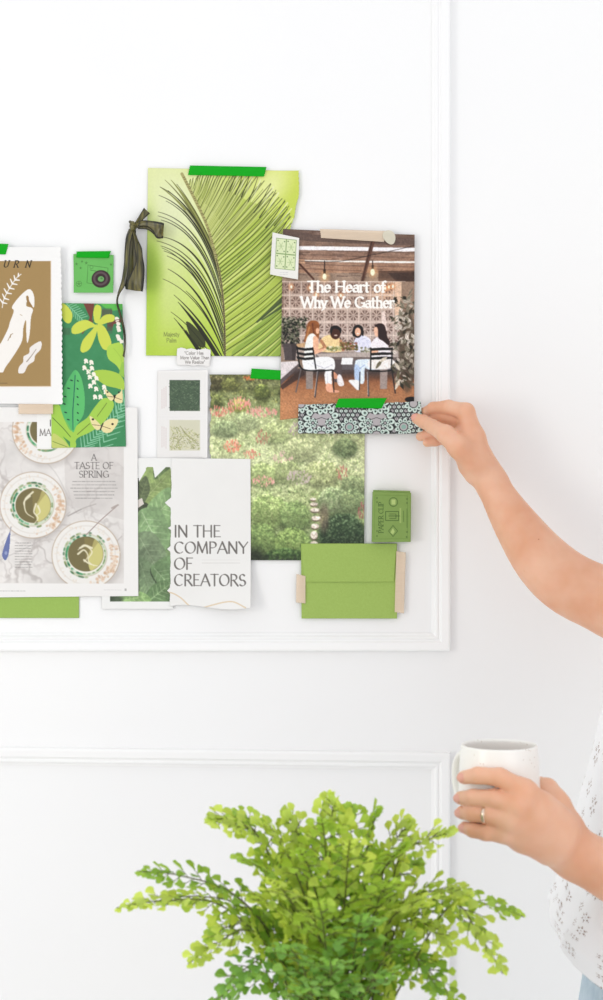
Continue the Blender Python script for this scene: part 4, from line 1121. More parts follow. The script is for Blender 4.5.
# ------------------------------------------------------------------ paper clip box
def box_thing():
    root = empty('paper_clip_box', P(391.5, 542, .008))
    tag(root, 'small green cardboard box lettered Paper Clip above the green envelope', 'box')
    d0, d1 = .0030, .0190
    face = sheet('printed_face', art_box(), [(373, 492), (411, 493), (410.6, 541.8), (372.2, 542)], d1, M_PAPER, 2.6, thick=.0002)
    face.parent = root; face.matrix_parent_inverse.translation = -root.location
    q = [P(372.8, 491.8, d1 - .0003), P(411.2, 492.8, d1 - .0003), P(410.8, 542, d1 - .0003), P(372, 542.2, d1 - .0003)]
    b = [p + np.array((0, d1 - d0, 0)) for p in q]
    V = [tuple(p) for p in q + b]
    m = noise_color(mat('green_card', rough=.6), (120, 150, 74), (130, 160, 82), 60)
    o = mesh_obj('box_body', V, [(0, 3, 2, 1), (4, 5, 6, 7), (0, 1, 5, 4), (1, 2, 6, 5), (2, 3, 7, 6), (3, 0, 4, 7)], m, None, False)
    md = o.modifiers.new('edge', 'BEVEL'); md.width = .0006; md.segments = 2
    o.parent = root; o.matrix_parent_inverse.translation = -root.location
    # slip-in tray end showing as a rim
    V2 = []
    for s_, dd in ((0, 0), (1, 0)):
        pass
    q2 = [P(373.4, 489.9, .016), P(410.2, 490.9, .016), P(410.2, 493, .016), P(373.4, 492, .016)]
    b2 = [p + np.array((0, .011, 0)) for p in q2]
    o2 = mesh_obj('inner_tray', [tuple(p) for p in q2 + b2], [(0, 3, 2, 1), (4, 5, 6, 7), (0, 1, 5, 4), (1, 2, 6, 5), (2, 3, 7, 6), (3, 0, 4, 7)], m, None, False)
    o2.parent = root; o2.matrix_parent_inverse.translation = -root.location
box_thing()
# ================================================================== room: wall, mouldings, floor
M_WALL = noise_color(mat('white_wall_paint', rough=.7), (240, 240, 240), (243, 243, 242), 1.3, 2, bump=.04, bscale=260)
M_TRIM = noise_color(mat('white_trim_paint', rough=.45), (241, 241, 241), (244, 244, 243), 2.0, 2)
M_FLOOR = noise_color(mat('white_washed_boards', rough=.5), (226, 224, 222), (236, 234, 232), 3.0, 4)

def plane_box(name, x0, x1, y0, y1, z0, z1, m):
    V = [(x, y, z) for x in (x0, x1) for y in (y0, y1) for z in (z0, z1)]
    F = [(0, 1, 3, 2), (4, 6, 7, 5), (0, 4, 5, 1), (2, 3, 7, 6), (0, 2, 6, 4), (1, 5, 7, 3)]
    o = mesh_obj(name, V, F, m, None, False); o['kind'] = 'structure'
    return o
plane_box('wall_back', -3.2, 3.2, 0, .12, -.1, 3.0, M_WALL)
plane_box('floor', -3.2, 3.2, -4.2, 0, -.12, 0, M_FLOOR)
plane_box('baseboard_back', -3.2, 3.2, -.018, 0, 0, .13, M_TRIM)

# profile: (inward distance from the outer edge, height off the wall), metres
PROF = [(-.0002, -.001), (0, .0105), (.0012, .0122), (.0035, .0128), (.0125, .0118), (.0150, .0086), (.0165, .0078), (.0185, .0092), (.0205, .0092), (.0222, .0072), (.0240, .0050), (.0262, .0044), (.0268, -.001)]
def moulding(name, x0, z0, x1, z1, tilt=0.0, skew=0.0):
    """A picture-frame moulding on the wall; x0,z0,x1,z1 is its outer rectangle."""
    V = []
    dens = []
    for (a, b), (c, e) in zip(PROF[:-1], PROF[1:]):
        for t in (0, .5):
            dens.append((a + (c - a) * t, b + (e - b) * t))
    dens.append(PROF[-1])
    for (i, h) in dens:
        for (x, z) in ((x0 + i, z0 + i), (x1 - i, z0 + i), (x1 - i, z1 - i), (x0 + i, z1 - i)):
            V.append((x, -h, z + (x - x1) * tilt * (1 if z > (z0 + z1) / 2 else 0)))
    n = len(dens); F = []
    for r in range(n - 1):
        for k in range(4):
            a, b = r * 4 + k, r * 4 + (k + 1) % 4
            F.append((a, a + 4, b + 4, b))
    o = mesh_obj(name, V, F, M_TRIM, None, False); o['kind'] = 'structure'
    return o
k0 = 1.5e-3
X = lambda px: (px - 301.5) * k0
Z = lambda py: CAM_Z - (py - 500) * k0
moulding('trim_1', X(-560), Z(650.5), X(449.5), Z(-560))
moulding('trim_2', X(-560), .26, X(449.5), Z(752), tilt=-.012)

# ================================================================== camera and light
cd = bpy.data.cameras.new('camera'); cam = link(bpy.data.objects.new('camera', cd))
cam.location = (0, -D_CAM, CAM_Z); cam.rotation_euler = (PI / 2, 0, 0)
cd.sensor_fit = 'VERTICAL'; cd.sensor_height = 24.0; cd.lens = F_PX * 24.0 / 1000.0
cd.clip_start = .05
cd.dof.use_dof = True; cd.dof.focus_distance = D_CAM - .03; cd.dof.aperture_fstop = 6.3
sc = bpy.context.scene
sc.camera = cam

w = bpy.data.worlds.new('room_daylight'); sc.world = w; w.use_nodes = True
bg = w.node_tree.nodes['Background']; bg.inputs['Color'].default_value = (*lin((250, 251, 254)), 1); bg.inputs['Strength'].default_value = 1.0

def area(name, loc, target, sx, sy, power, color=(255, 255, 255)):
    l = bpy.data.lights.new(name, 'AREA'); l.shape = 'RECTANGLE'; l.size = sx; l.size_y = sy; l.energy = power
    l.color = lin(color)
    o = link(bpy.data.objects.new(name, l)); o.location = loc
    o.rotation_euler = (Vector(target) - Vector(loc)).to_track_quat('-Z', 'Y').to_euler()
    return o
area('window_light', (-2.35, -2.45, 1.5), (0.1, 0, 1.4), .8, 1.3, 19, (255, 252, 245))
area('added_fill_light', (1.9, -3.9, 1.9), (.35, 0, 1.1), 2.2, 1.8, 17, (250, 253, 255))  # soft fill lamp added behind the camera, lifts the lower right and arm shadow

vs = sc.view_settings
vs.view_transform = 'Standard'; vs.look = 'None'; vs.gamma = 1.0; vs.use_curve_mapping = False
vs.exposure = 0.03
# ================================================================== the person: one continuous skin surface
def seg_d(Q, a, b, ra, rb):
    ab = b - a; L = ab @ ab + 1e-12
    t = np.clip(((Q - a) @ ab) / L, 0, 1).astype(np.float32)
    v = Q - a - t[:, None] * ab
    return np.sqrt((v * v).sum(1)) - (ra + (rb - ra) * t)
def ell_d(Q, c, r, R=None):
    v = Q - c
    if R is not None:
        v = v @ R
    r = np.array(r, np.float32)
    k = np.sqrt(((v / r) ** 2).sum(1)); k2 = np.sqrt(((v / (r * r)) ** 2).sum(1)) + 1e-9
    return k * (k - 1) / k2
def smin(a, b, k):
    h = np.maximum(k - np.abs(a - b), 0) / k
    return np.minimum(a, b) - h * h * h * k / 6
def smax(a, b, k):
    return -smin(-a, -b, k)

class Chain:
    """A limb or finger: joints with radii, joined smoothly."""
    def __init__(s, pts, k=.004):
        s.p = [(np.array(p, np.float32), r) for p, r in pts]; s.k = k
        P_ = np.array([p for p, r in s.p]); rm = max(r for p, r in s.p)
        s.lo, s.hi = P_.min(0) - rm, P_.max(0) + rm
    def d(s, Q):
        out = None
        if len(s.p) == 1:
            return np.sqrt(((Q - s.p[0][0]) ** 2).sum(1)) - s.p[0][1]
        for (a, ra), (b, rb) in zip(s.p[:-1], s.p[1:]):
            x = seg_d(Q, a, b, ra, rb)
            out = x if out is None else smin(out, x, s.k)
        return out
class Ell:
    def __init__(s, c, r, R=None, cut=False):
        s.c = np.array(c, np.float32); s.r = r; s.R = R; m = max(r); s.lo, s.hi = s.c - m, s.c + m
    def d(s, Q): return ell_d(Q, s.c, s.r, s.R)

def body_mesh(groups, lo, hi, h, B=16):
    """groups: list of (shape, k, level) - 'core' shapes are blended one after another, 'leaf' shapes are each
    blended with the core alone, so that fingers stay apart. Returns a quad surface by surface nets."""
    lo = np.array(lo, np.float32); n = (np.ceil((np.array(hi) - lo) / h / B).astype(int)) * B
    G_ = np.ones(n + 1, np.float32)
    nb = n // B
    bi = np.stack(np.meshgrid(*[np.arange(k) for k in nb], indexing='ij'), -1).reshape(-1, 3)
    cen = lo + (bi + .5) * B * h
    rad = B * h * .5 * 1.7321 + .012
    def evaluate(Q, act):
        core = np.full(len(Q), 9.0, np.float32); leaves = []
        for gi, (shape, k, kind) in enumerate(groups):
            if act is not None and gi not in act: continue
            x = shape.d(Q).astype(np.float32)
            if kind == 'core': core = smin(core, x, k)
            elif kind == 'cut': core = smax(core, -x, k)
            else: leaves.append((x, k))
        out = core
        for x, k in leaves: out = np.minimum(out, smin(core, x, k))
        return out
    D0 = np.stack([sh.d(cen).astype(np.float32) for sh, k, kd in groups], 1)
    near = D0 < rad + .01
    kinds = [g[2] for g in groups]
    solid = D0[:, [i for i, k in enumerate(kinds) if k != 'cut']].min(1)
    cs = evaluate(cen, None)
    loc = np.stack(np.meshgrid(*[np.arange(B + 1)] * 3, indexing='ij'), -1).reshape(-1, 3)
    for q in range(len(cen)):
        i, j, k = bi[q] * B
        if solid[q] > rad or abs(cs[q]) > rad:
            G_[i:i + B + 1, j:j + B + 1, k:k + B + 1] = np.where(G_[i:i + B + 1, j:j + B + 1, k:k + B + 1] == 1, cs[q], G_[i:i + B + 1, j:j + B + 1, k:k + B + 1])
    for q in np.nonzero(~((solid > rad) | (np.abs(cs) > rad)))[0]:
        i, j, k = bi[q] * B
        Q = lo + (loc + bi[q] * B).astype(np.float32) * h
        G_[i:i + B + 1, j:j + B + 1, k:k + B + 1] = evaluate(Q, set(np.nonzero(near[q])[0].tolist())).reshape(B + 1, B + 1, B + 1)
    # surface nets
    S = G_ < 0
    c = S[:-1, :-1, :-1].astype(np.int8)
    tot = sum(S[a:a + n[0], b:b + n[1], e:e + n[2]].astype(np.int8) for a in (0, 1) for b in (0, 1) for e in (0, 1))
    cells = np.argwhere((tot > 0) & (tot < 8))
    acc = np.zeros((len(cells), 3)); cnt = np.zeros(len(cells))
    corner = [(a, b, e) for a in (0, 1) for b in (0, 1) for e in (0, 1)]
    val = {co: G_[cells[:, 0] + co[0], cells[:, 1] + co[1], cells[:, 2] + co[2]] for co in corner}
    for co in corner:
        for ax in range(3):
            if co[ax] == 0:
                c2 = list(co); c2[ax] = 1; c2 = tuple(c2)
                a, b = val[co], val[c2]; m = (a < 0) != (b < 0)
                t = np.where(m, a / np.where(m, a - b, 1), 0)
                for k in range(3):
                    acc[:, k] += np.where(m, co[k] + (t if k == ax else 0), 0)
                cnt += m
    V = lo + (cells + acc / cnt[:, None]) * h
    ids = np.full(n, -1, np.int32); ids[cells[:, 0], cells[:, 1], cells[:, 2]] = np.arange(len(cells))
    F = []
    for ax in range(3):
        a1, a2 = (ax + 1) % 3, (ax + 2) % 3
        sl0 = [slice(1, n[k]) for k in range(3)]; sl0[ax] = slice(0, n[ax]); sl1 = list(sl0); sl1[ax] = slice(1, n[ax] + 1)
        A, Bv = S[tuple(sl0)], S[tuple(sl1)]
        e = np.argwhere(A != Bv); base = e.copy()
        for k in range(3):
            if k != ax: base[:, k] += 1
        inside = A[e[:, 0], e[:, 1], e[:, 2]]
        def cell(o1, o2):
            q = base.copy(); q[:, a1] -= o1; q[:, a2] -= o2
            return ids[q[:, 0], q[:, 1], q[:, 2]]
        f = np.stack([cell(1, 1), cell(0, 1), cell(0, 0), cell(1, 0)], 1)
        f[~inside] = f[~inside][:, ::-1]
        F.append(f[(f >= 0).all(1)])
    return V, np.vstack(F)

def frame(xaxis, up):
    x = np.array(xaxis, float); x /= np.linalg.norm(x); u = np.array(up, float)
    y = u - (u @ x) * x; y /= np.linalg.norm(y)
    return np.stack([x, y, np.cross(x, y)], 1).astype(np.float32)

core, leaf = [], []
def C_(pts, k=.02, kk=.012):
    q = [(P(*p), r) for p, r in pts]
    if len(q) > 3:          # limbs: resample along a smooth curve so that the taper stays even
        a = catmull([list(p) + [r] for p, r in q], 4)
        q = [(p[:3], p[3]) for p in a]; kk = .005
    core.append((Chain(q, kk), k, 'core'))
def Lf(pts, k=.006, kk=.004): leaf.append((Chain([(P(*p), r) for p, r in pts], kk), k, 'leaf'))

# --- right arm reaching to the wall (nearer the wall)
R_EL, R_SH = (622, 607, .20), (752, 604, .42)
C_([((487, 474.5, .083), .0205), ((498, 495, .100), .0240), ((517, 526, .125), .0315), ((543, 561, .152), .0395), ((573, 586, .172), .0435), (R_EL, .0450)], .02, .03)
C_([((492, 482, .088), .020), ((478, 462, .082), .0225)], .02)
C_([(R_EL, .0440), ((660, 612, .27), .0450), ((710, 606, .34), .0500), (R_SH, .056)], .03, .03)
# palm block: metacarpals fanned from wrist to knuckles (index nearest the camera)
rK = [(466.0, 411.5, .086), (464.5, 417, .066), (458.5, 425, .048), (452.5, 433, .033)]
wr = [(483, 464, .094), (481, 463, .084), (478, 464, .074), (475, 465, .066)]
for kn, w0, r in zip(rK, wr, (.0118, .0118, .0112, .0105)):
    C_([(w0, .0165), (tuple((np.array(w0) * .5 + np.array(kn) * .5)), r * 1.25), (kn, r)], .014)
# thumb mound
C_([((474, 463, .098), .0165), ((459, 447, .104), .0155), ((446, 434.5, .100), .0128)], .016, .012)
C_([((468, 454, .086), .0190), ((458, 438, .078), .0150)], .016)
C_([((470, 466, .080), .0165), ((476, 472, .082), .0185)], .012)
# fingers of the right hand
Lf([((466.0, 411.5, .086), .0118), ((448.5, 407.2, .061), .0106), ((433.5, 408.0, .036), .0090), ((423.5, 413.2, .0150), .0074)], .010)
Lf([((464.5, 417, .066), .0115), ((446.5, 416.0, .046), .0108), ((435, 420.5, .032), .0092), ((427, 430, .018), .0072)], .008)
Lf([((458.5, 425, .048), .0110), ((444, 431, .036), .0094), ((431, 434.0, .030), .0082), ((420.5, 436.5, .024), .0070)], .008)
Lf([((452.5, 433, .033), .0098), ((444, 438.5, .034), .0086), ((435, 441, .036), .0076), ((427, 442.5, .036), .0066)], .008)
Lf([((446, 434.5, .100), .0128), ((432.5, 426.6, .070), .0106), ((423.5, 421.6, .051), .0098), ((416.8, 418.6, .0400), .0080)], .010)

# --- left arm with the mug (nearer the camera)
L_EL, L_SH = (752, 922, .80), (755, 566, .785)
C_([((560, 838, .745), .0255), ((580, 855, .740), .0245), ((612, 872, .746), .0298), ((670, 898, .764), .0380), ((715, 912, .784), .0415), (L_EL, .0430)], .02, .03)
C_([((556, 842, .748), .0210), ((574, 856, .742), .0230)], .02)
C_([(L_EL, .0420), ((766, 800, .82), .0430), ((762, 680, .81), .0480), (L_SH, .057)], .03, .03)
lK = [(525.0, 792.0, .8000), (518.0, 805.5, .8060), (510.5, 819.5, .8040), (503.5, 832.0, .7960)]
lW = [(560, 828, .766), (557, 834, .770), (553, 840, .768), (549, 846, .762)]
for kn, w0, r in zip(lK, lW, (.0122, .0122, .0116, .0108)):
    C_([(w0, .0185), (tuple(np.array(w0) * .45 + np.array(kn) * .55), r * 1.25), (kn, r)], .016)
C_([((548, 818, .772), .018), ((528, 812, .785), .015)], .016)
C_([((544, 838, .758), .0165), ((520, 832, .772), .0135)], .016)
# thumb: up the right side of the mug and round behind it
C_([((562, 826, .748), .0205), ((553, 806, .738), .0165), ((546.5, 791, .728), .0110)], .016, .012)
Lf([((553, 806, .738), .0150), ((546.5, 789.5, .728), .0108), ((539.0, 786.0, .714), .0096), ((527, 786, .706), .0085)], .012)
# fingers wrapped round the front of the mug
Lf([((525.0, 792.0, .8000), .0118), ((500.0, 777.2, .7990), .0092), ((478.0, 775.4, .7910), .0084), ((463.8, 777.4, .7780), .0069)], .010)
Lf([((518.0, 805.5, .8060), .0118), ((494.0, 798.4, .7990), .0093), ((473.0, 797.8, .7900), .0085), ((460.8, 798.0, .7750), .0070)], .008)
Lf([((510.5, 819.5, .8040), .0110), ((490.0, 815.2, .7985), .0088), ((472.5, 813.6, .7890), .0081), ((461.6, 812.6, .7750), .0067)], .008)
Lf([((503.5, 832.0, .7960), .0102), ((486.0, 832.6, .7955), .0082), ((473.0, 830.2, .7880), .0074), ((464.5, 827.6, .7780), .0061)], .008)

# --- trunk, neck and head (beyond the right edge of the picture)
def W_(x, d, z): return np.array((x, -d, z))
def Cw(pts, k=.03, kk=.03): core.append((Chain(pts, kk), k, 'core'))
sr, sl = P(*R_SH), P(*L_SH)
mid = (sr + sl) / 2
Cw([(sr, .056), (mid + (0, 0, .03), .075), (sl, .057)], .05)
Cw([(mid + (.0, 0, .02), .085), (mid + (-.02, .0, -.14), .108), (mid + (-.035, 0, -.27), .092)], .06)
Cw([(mid + (.005, .06, -.10), .085), (mid + (-.03, .05, -.26), .070)], .06); Cw([(mid + (.005, -.06, -.10), .085), (mid + (-.03, -.05, -.26), .070)], .06)
Cw([(mid + (.005, 0, .05), .058), (mid + (-.012, 0, .15), .050)], .04)
hc = mid + (-.035, 0, .245)
core.append((Ell(hc + (.012, 0, .02), (.092, .076, .098)), .02, 'core'))
core.append((Ell(hc + (-.022, 0, -.045), (.062, .056, .070)), .03, 'core'))
core.append((Ell(hc + (-.066, 0, -.088), (.018, .020, .016)), .02, 'core'))
core.append((Chain([(hc + (-.084, 0, .004), .007), (hc + (-.099, 0, -.030), .0092)], .01), .012, 'core'))
for s_ in (-1, 1):
    core.append((Ell(hc + (-.083, s_ * .032, .004), (.016, .018, .013)), .008, 'cut'))
    core.append((Ell(hc + (.006, s_ * .077, -.018), (.017, .006, .031)), .006, 'core'))
    core.append((Ell(hc + (-.071, s_ * .030, -.030), (.020, .022, .018)), .02, 'core'))
core.append((Ell(hc + (-.087, 0, -.060), (.010, .024, .0055)), .006, 'core'))
core.append((Ell(hc + (-.085, 0, -.070), (.011, .021, .0060)), .005, 'core'))

bv, bf = body_mesh(core + leaf, (.14, -.98, .80), (.80, .0, 1.78), .0021)

def skin_mat():
    m = mat('skin', (222, 172, 144), .52); nt = m.node_tree; b = nt.nodes['Principled BSDF']
    tc = nd(m, 'ShaderNodeTexCoord')
    n1 = nd(m, 'ShaderNodeTexNoise'); n1.inputs['Scale'].default_value = 16; n1.inputs['Detail'].default_value = 3
    r1 = nd(m, 'ShaderNodeValToRGB'); r1.color_ramp.elements[0].position = .3; r1.color_ramp.elements[1].position = .72
    r1.color_ramp.elements[0].color = (*lin((220, 160, 126)), 1); r1.color_ramp.elements[1].color = (*lin((234, 188, 160)), 1)
    n2 = nd(m, 'ShaderNodeTexVoronoi'); n2.inputs['Scale'].default_value = 60
    r2 = nd(m, 'ShaderNodeValToRGB'); r2.color_ramp.elements[0].position = .045; r2.color_ramp.elements[1].position = .075
    r2.color_ramp.elements[0].color = (*lin((190, 128, 96)), 1); r2.color_ramp.elements[1].color = (1, 1, 1, 1)
    nt.links.new(tc.outputs['Object'], n1.inputs['Vector']); nt.links.new(tc.outputs['Object'], n2.inputs['Vector'])
    n3 = nd(m, 'ShaderNodeTexNoise'); n3.inputs['Scale'].default_value = 40
    nt.links.new(tc.outputs['Object'], n3.inputs['Vector'])
    g = nd(m, 'ShaderNodeMapRange'); g.inputs['From Min'].default_value = .56; g.inputs['From Max'].default_value = .62; g.inputs['To Max'].default_value = .7
    nt.links.new(n3.outputs['Fac'], g.inputs['Value'])
    nt.links.new(n1.outputs['Fac'], r1.inputs['Fac']); nt.links.new(n2.outputs['Distance'], r2.inputs['Fac'])
    mx = nd(m, 'ShaderNodeMix', data_type='RGBA', blend_type='MULTIPLY')
    nt.links.new(g.outputs[0], mx.inputs[0]); nt.links.new(r1.outputs['Color'], mx.inputs[6]); nt.links.new(r2.outputs['Color'], mx.inputs[7])
    nt.links.new(mx.outputs[2], b.inputs['Base Color'])
    b.inputs['Subsurface Weight'].default_value = .22; b.inputs['Subsurface Radius'].default_value = (.010, .004, .002); b.inputs['Subsurface Scale'].default_value = 1.0
    b.inputs['Specular IOR Level'].default_value = .35
    n4 = nd(m, 'ShaderNodeTexNoise'); n4.inputs['Scale'].default_value = 420; n4.inputs['Detail'].default_value = 2
    bp = nd(m, 'ShaderNodeBump'); bp.inputs['Strength'].default_value = .12; bp.inputs['Distance'].default_value = .001
    nt.links.new(tc.outputs['Object'], n4.inputs['Vector']); nt.links.new(n4.outputs['Fac'], bp.inputs['Height']); nt.links.new(bp.outputs['Normal'], b.inputs['Normal'])
    return m
M_SKIN = skin_mat()
person = mesh_obj('person', bv, bf, M_SKIN)
tag(person, 'person in a white eyelet blouse pinning up a strip and holding a mug', 'person')

def part(name, V, F, m, parent, label=None, smooth=True):
    o = mesh_obj(name, V, F, m, parent, smooth)
    if label: o['label'] = label
    return o
def grid_faces(nu, nv, wrap=True):
    F = []
    for j in range(nv - 1):
        for i in range(nu if wrap else nu - 1):
            a, b = j * nu + i, j * nu + (i + 1) % nu
            F.append((a, b, b + nu, a + nu))
    return F

# fingernails: small curved plates on the finger ends
M_NAIL = mat('fingernail', (228, 166, 148), .3)
def nail(c, along, out, L, Wd, lift=.0006, rx=.008):
    along = np.array(along, float); along /= np.linalg.norm(along)
    out = np.array(out, float); out -= (out @ along) * along; out /= np.linalg.norm(out)
    side = np.cross(along, out); V = []; n, m = 9, 9
    for j in range(m):
        for i in range(n):
            u, v = i / (n - 1) * 2 - 1, j / (m - 1) * 2 - 1
            u2, v2 = u * math.sqrt(1 - v * v / 2), v * math.sqrt(1 - u * u / 2)
            s_ = u2 * Wd / 2; t = v2 * L / 2
            h = math.sqrt(max(rx * rx - s_ * s_, 0)) - rx + lift - .06 * t * t / .004
            V.append(np.array(c) + along * t + side * s_ + out * h)
    o = part('fingernail', V, grid_faces(n, m, False), M_NAIL, person)
    md = o.modifiers.new('t', 'SOLIDIFY'); md.thickness = .0004
def tipnail(p_prev, p_tip, r, out, L=.011, Wd=.010):
    a, b = P(*p_prev), P(*p_tip); d_ = b - a; d_ /= np.linalg.norm(d_)
    o = np.array(out, float); o -= (o @ d_) * d_; o /= np.linalg.norm(o)
    nail(b + o * r - d_ * .0015, d_, o, L, Wd, rx=r * 1.05)
tipnail((423.5, 421.6, .051), (416.8, 418.6, .0400), .0082, (-.2, -1, .05), .0125, .0115)
tipnail((433.5, 408.0, .036), (423.5, 413.2, .0150), .0076, (-.4, .1, 1), .011, .0095)
tipnail((431, 434.0, .030), (420.5, 436.5, .024), .0071, (-.6, .5, .6), .010, .009)
tipnail((435, 441, .036), (427, 442.5, .036), .0067, (-.6, .5, .5), .009, .008)
for a_, b_, r in (((478.0, 775.4, .7910), (463.8, 777.4, .7780), .0070), ((473.0, 797.8, .7900), (460.8, 798.0, .7750), .0071), ((472.5, 813.6, .7890), (461.6, 812.6, .7750), .0068), ((473.0, 830.2, .7880), (464.5, 827.6, .7780), .0062)):
    tipnail(a_, b_, r, (-1, -.55, 0), .010, .0095)

# ring on the left ring finger
M_GOLD = mat('pale_gold', (226, 206, 186), .18, Metallic=1.0)
def torus(name, c, axis, R, r, m, parent=None, nu=40, nv=10, flat=1.0):
    ax = np.array(axis, float); ax /= np.linalg.norm(ax); e1 = np.cross(ax, (0, 0, 1.0)); e1 /= np.linalg.norm(e1); e2 = np.cross(ax, e1); V = []
    for j in range(nv):
        b = 2 * PI * j / nv
        for i in range(nu):
            a = 2 * PI * i / nu
            V.append(np.array(c) + (e1 * math.cos(a) + e2 * math.sin(a)) * (R + r * math.cos(b)) + ax * r * flat * math.sin(b))
    F = grid_faces(nu, nv) + [((nv - 1) * nu + i, (nv - 1) * nu + (i + 1) % nu, (i + 1) % nu, i) for i in range(nu)]
    return part(name, V, F, m, parent)
ra, rb = P(490.0, 815.2, .7985), P(472.5, 813.6, .7890)
ringc = ra + (rb - ra) * .22
rg = torus('ring', ringc, rb - ra, .0092, .0010, M_GOLD, person, flat=1.9); rg['label'] = 'pale gold ring on the ring finger'

# face and hair
M_HAIR = noise_color(mat('brown_hair', rough=.45), (88, 60, 44), (104, 74, 54), 5, bump=.5, bscale=60)
M_EYEW = mat('eye_white', (240, 238, 234), .2); M_IRIS = mat('iris', (92, 70, 52), .2); M_LIP = mat('lips', (206, 122, 112), .4)
def ball(name, c, r, m, parent, sx=1, sy=1, sz=1, n=20):
    V, F = [], []
    for j in range(n + 1):
        for i in range(2 * n):
            t, p = PI * j / n, PI * i / n
            V.append((c[0] + r * sx * math.sin(t) * math.cos(p), c[1] + r * sy * math.sin(t) * math.sin(p), c[2] + r * sz * math.cos(t)))
    F = grid_faces(2 * n, n + 1)
    return part(name, V, F, m, parent)
for s_ in (-1, 1):
    e = ball('eye', hc + (-.0625, s_ * .031, .003), .0115, M_EYEW, person)
    ball('iris', hc + (-.0692, s_ * .031, .003), .0055, M_IRIS, e)
    ball('eyebrow', hc + (-.083, s_ * .032, .023), .013, M_HAIR, person, .35, 1.2, .22, 10)
ball('lips', hc + (-.0905, 0, -.0645), .010, M_LIP, person, .55, 1.9, .62, 12)
hair_groups = [(Ell(hc + (.022, 0, .030), (.098, .087, .102)), .01, 'core'), (Chain([(hc + (.075, 0, .03), .06), (hc + (.085, .0, -.08), .06), (hc + (.075, 0, -.19), .045)], .04), .03, 'core'),
               (Chain([(hc + (.03, .070, .0), .030), (hc + (.055, .075, -.16), .028)], .03), .03, 'core'), (Chain([(hc + (.03, -.070, .0), .030), (hc + (.055, -.075, -.16), .028)], .03), .03, 'core'),
               (Ell(hc + (-.088, 0, -.035), (.085, .070, .098)), .015, 'cut')]
hv, hf = body_mesh(hair_groups, hc - (.16, .16, .30), hc + (.22, .16, .18), .004, 12)
part('hair', hv, hf, M_HAIR, person)

# blouse: a loose white shell with pin-hole embroidery
def eyelet_mat():
    m = mat('eyelet_cotton', (240, 240, 242), .8); nt = m.node_tree; b = nt.nodes['Principled BSDF']
    b.inputs['Sheen Weight'].default_value = .2; b.inputs['Subsurface Weight'].default_value = .15; b.inputs['Subsurface Radius'].default_value = (.01, .01, .01)
    uv = nd(m, 'ShaderNodeUVMap'); uv.uv_map = 'cloth'
    vo = nd(m, 'ShaderNodeTexVoronoi'); vo.voronoi_dimensions = '2D'; vo.inputs['Scale'].default_value = 1.0; vo.inputs['Randomness'].default_value = .45
    nt.links.new(uv.outputs[0], vo.inputs['Vector'])
    sub = nd(m, 'ShaderNodeVectorMath', operation='SUBTRACT'); nt.links.new(uv.outputs[0], sub.inputs[0]); nt.links.new(vo.outputs['Position'], sub.inputs[1])
    sep = nd(m, 'ShaderNodeSeparateXYZ'); nt.links.new(sub.outputs[0], sep.inputs[0])
    def M(op, a, b_=None, c=None):
        n = nd(m, 'ShaderNodeMath', operation=op)
        for i, v in enumerate((a, b_, c)):
            if v is None: continue
            if isinstance(v, (int, float)): n.inputs[i].default_value = v
            else: nt.links.new(v, n.inputs[i])
        return n.outputs[0]
    x, y = sep.outputs[0], sep.outputs[1]
    r = M('SQRT', M('ADD', M('MULTIPLY', x, x), M('MULTIPLY', y, y)))
    an = M('ARCTAN2', y, x); st = 2 * PI / 6
    am = M('SUBTRACT', M('MODULO', M('ADD', an, 10 * PI), st), st / 2)
    px_, py_ = M('MULTIPLY', r, M('COSINE', am)), M('MULTIPLY', r, M('SINE', am))
    def dist(cx):
        a = M('SUBTRACT', px_, cx)
        return M('SQRT', M('ADD', M('MULTIPLY', a, a), M('MULTIPLY', py_, py_)))
    hole = M('MAXIMUM', M('LESS_THAN', dist(.17), .040), M('LESS_THAN', dist(.25), .020))
    hole = M('MAXIMUM', hole, M('LESS_THAN', r, .026))
    mx = nd(m, 'ShaderNodeMix', data_type='RGBA'); mx.inputs[6].default_value = (*lin((240, 240, 242)), 1); mx.inputs[7].default_value = (*lin((150, 120, 108)), 1)
    nt.links.new(hole, mx.inputs[0]); nt.links.new(mx.outputs[2], b.inputs['Base Color'])
    ridge = M('MAXIMUM', M('SUBTRACT', 1.0, M('MULTIPLY', M('ABSOLUTE', M('SUBTRACT', dist(.17), .055)), 60.0)), 0.0)
    h = M('SUBTRACT', ridge, M('MULTIPLY', hole, 2.0))
    bp = nd(m, 'ShaderNodeBump'); bp.inputs['Strength'].default_value = .5; bp.inputs['Distance'].default_value = .0015
    nt.links.new(h, bp.inputs['Height']); nt.links.new(bp.outputs['Normal'], b.inputs['Normal'])
    return m
M_EYELET = eyelet_mat()
zc = [(1.365, .535, .600, .095, .140), (1.335, .530, .600, .125, .165), (1.28, .520, .598, .150, .172), (1.20, .507, .595, .160, .168), (1.10, .490, .592, .166, .166), (1.00, .477, .592, .172, .170), (.94, .468, .592, .178, .174), (.90, .462, .592, .180, .176), (.86, .462, .592, .178, .178)]
def blouse_ring(f):
    f = f * (len(zc) - 1); i = min(int(f), len(zc) - 2); g = f - i
    return [zc[i][k] * (1 - g) + zc[i + 1][k] * g for k in range(5)]
NU, NV = 220, 110; V, UV = [], []
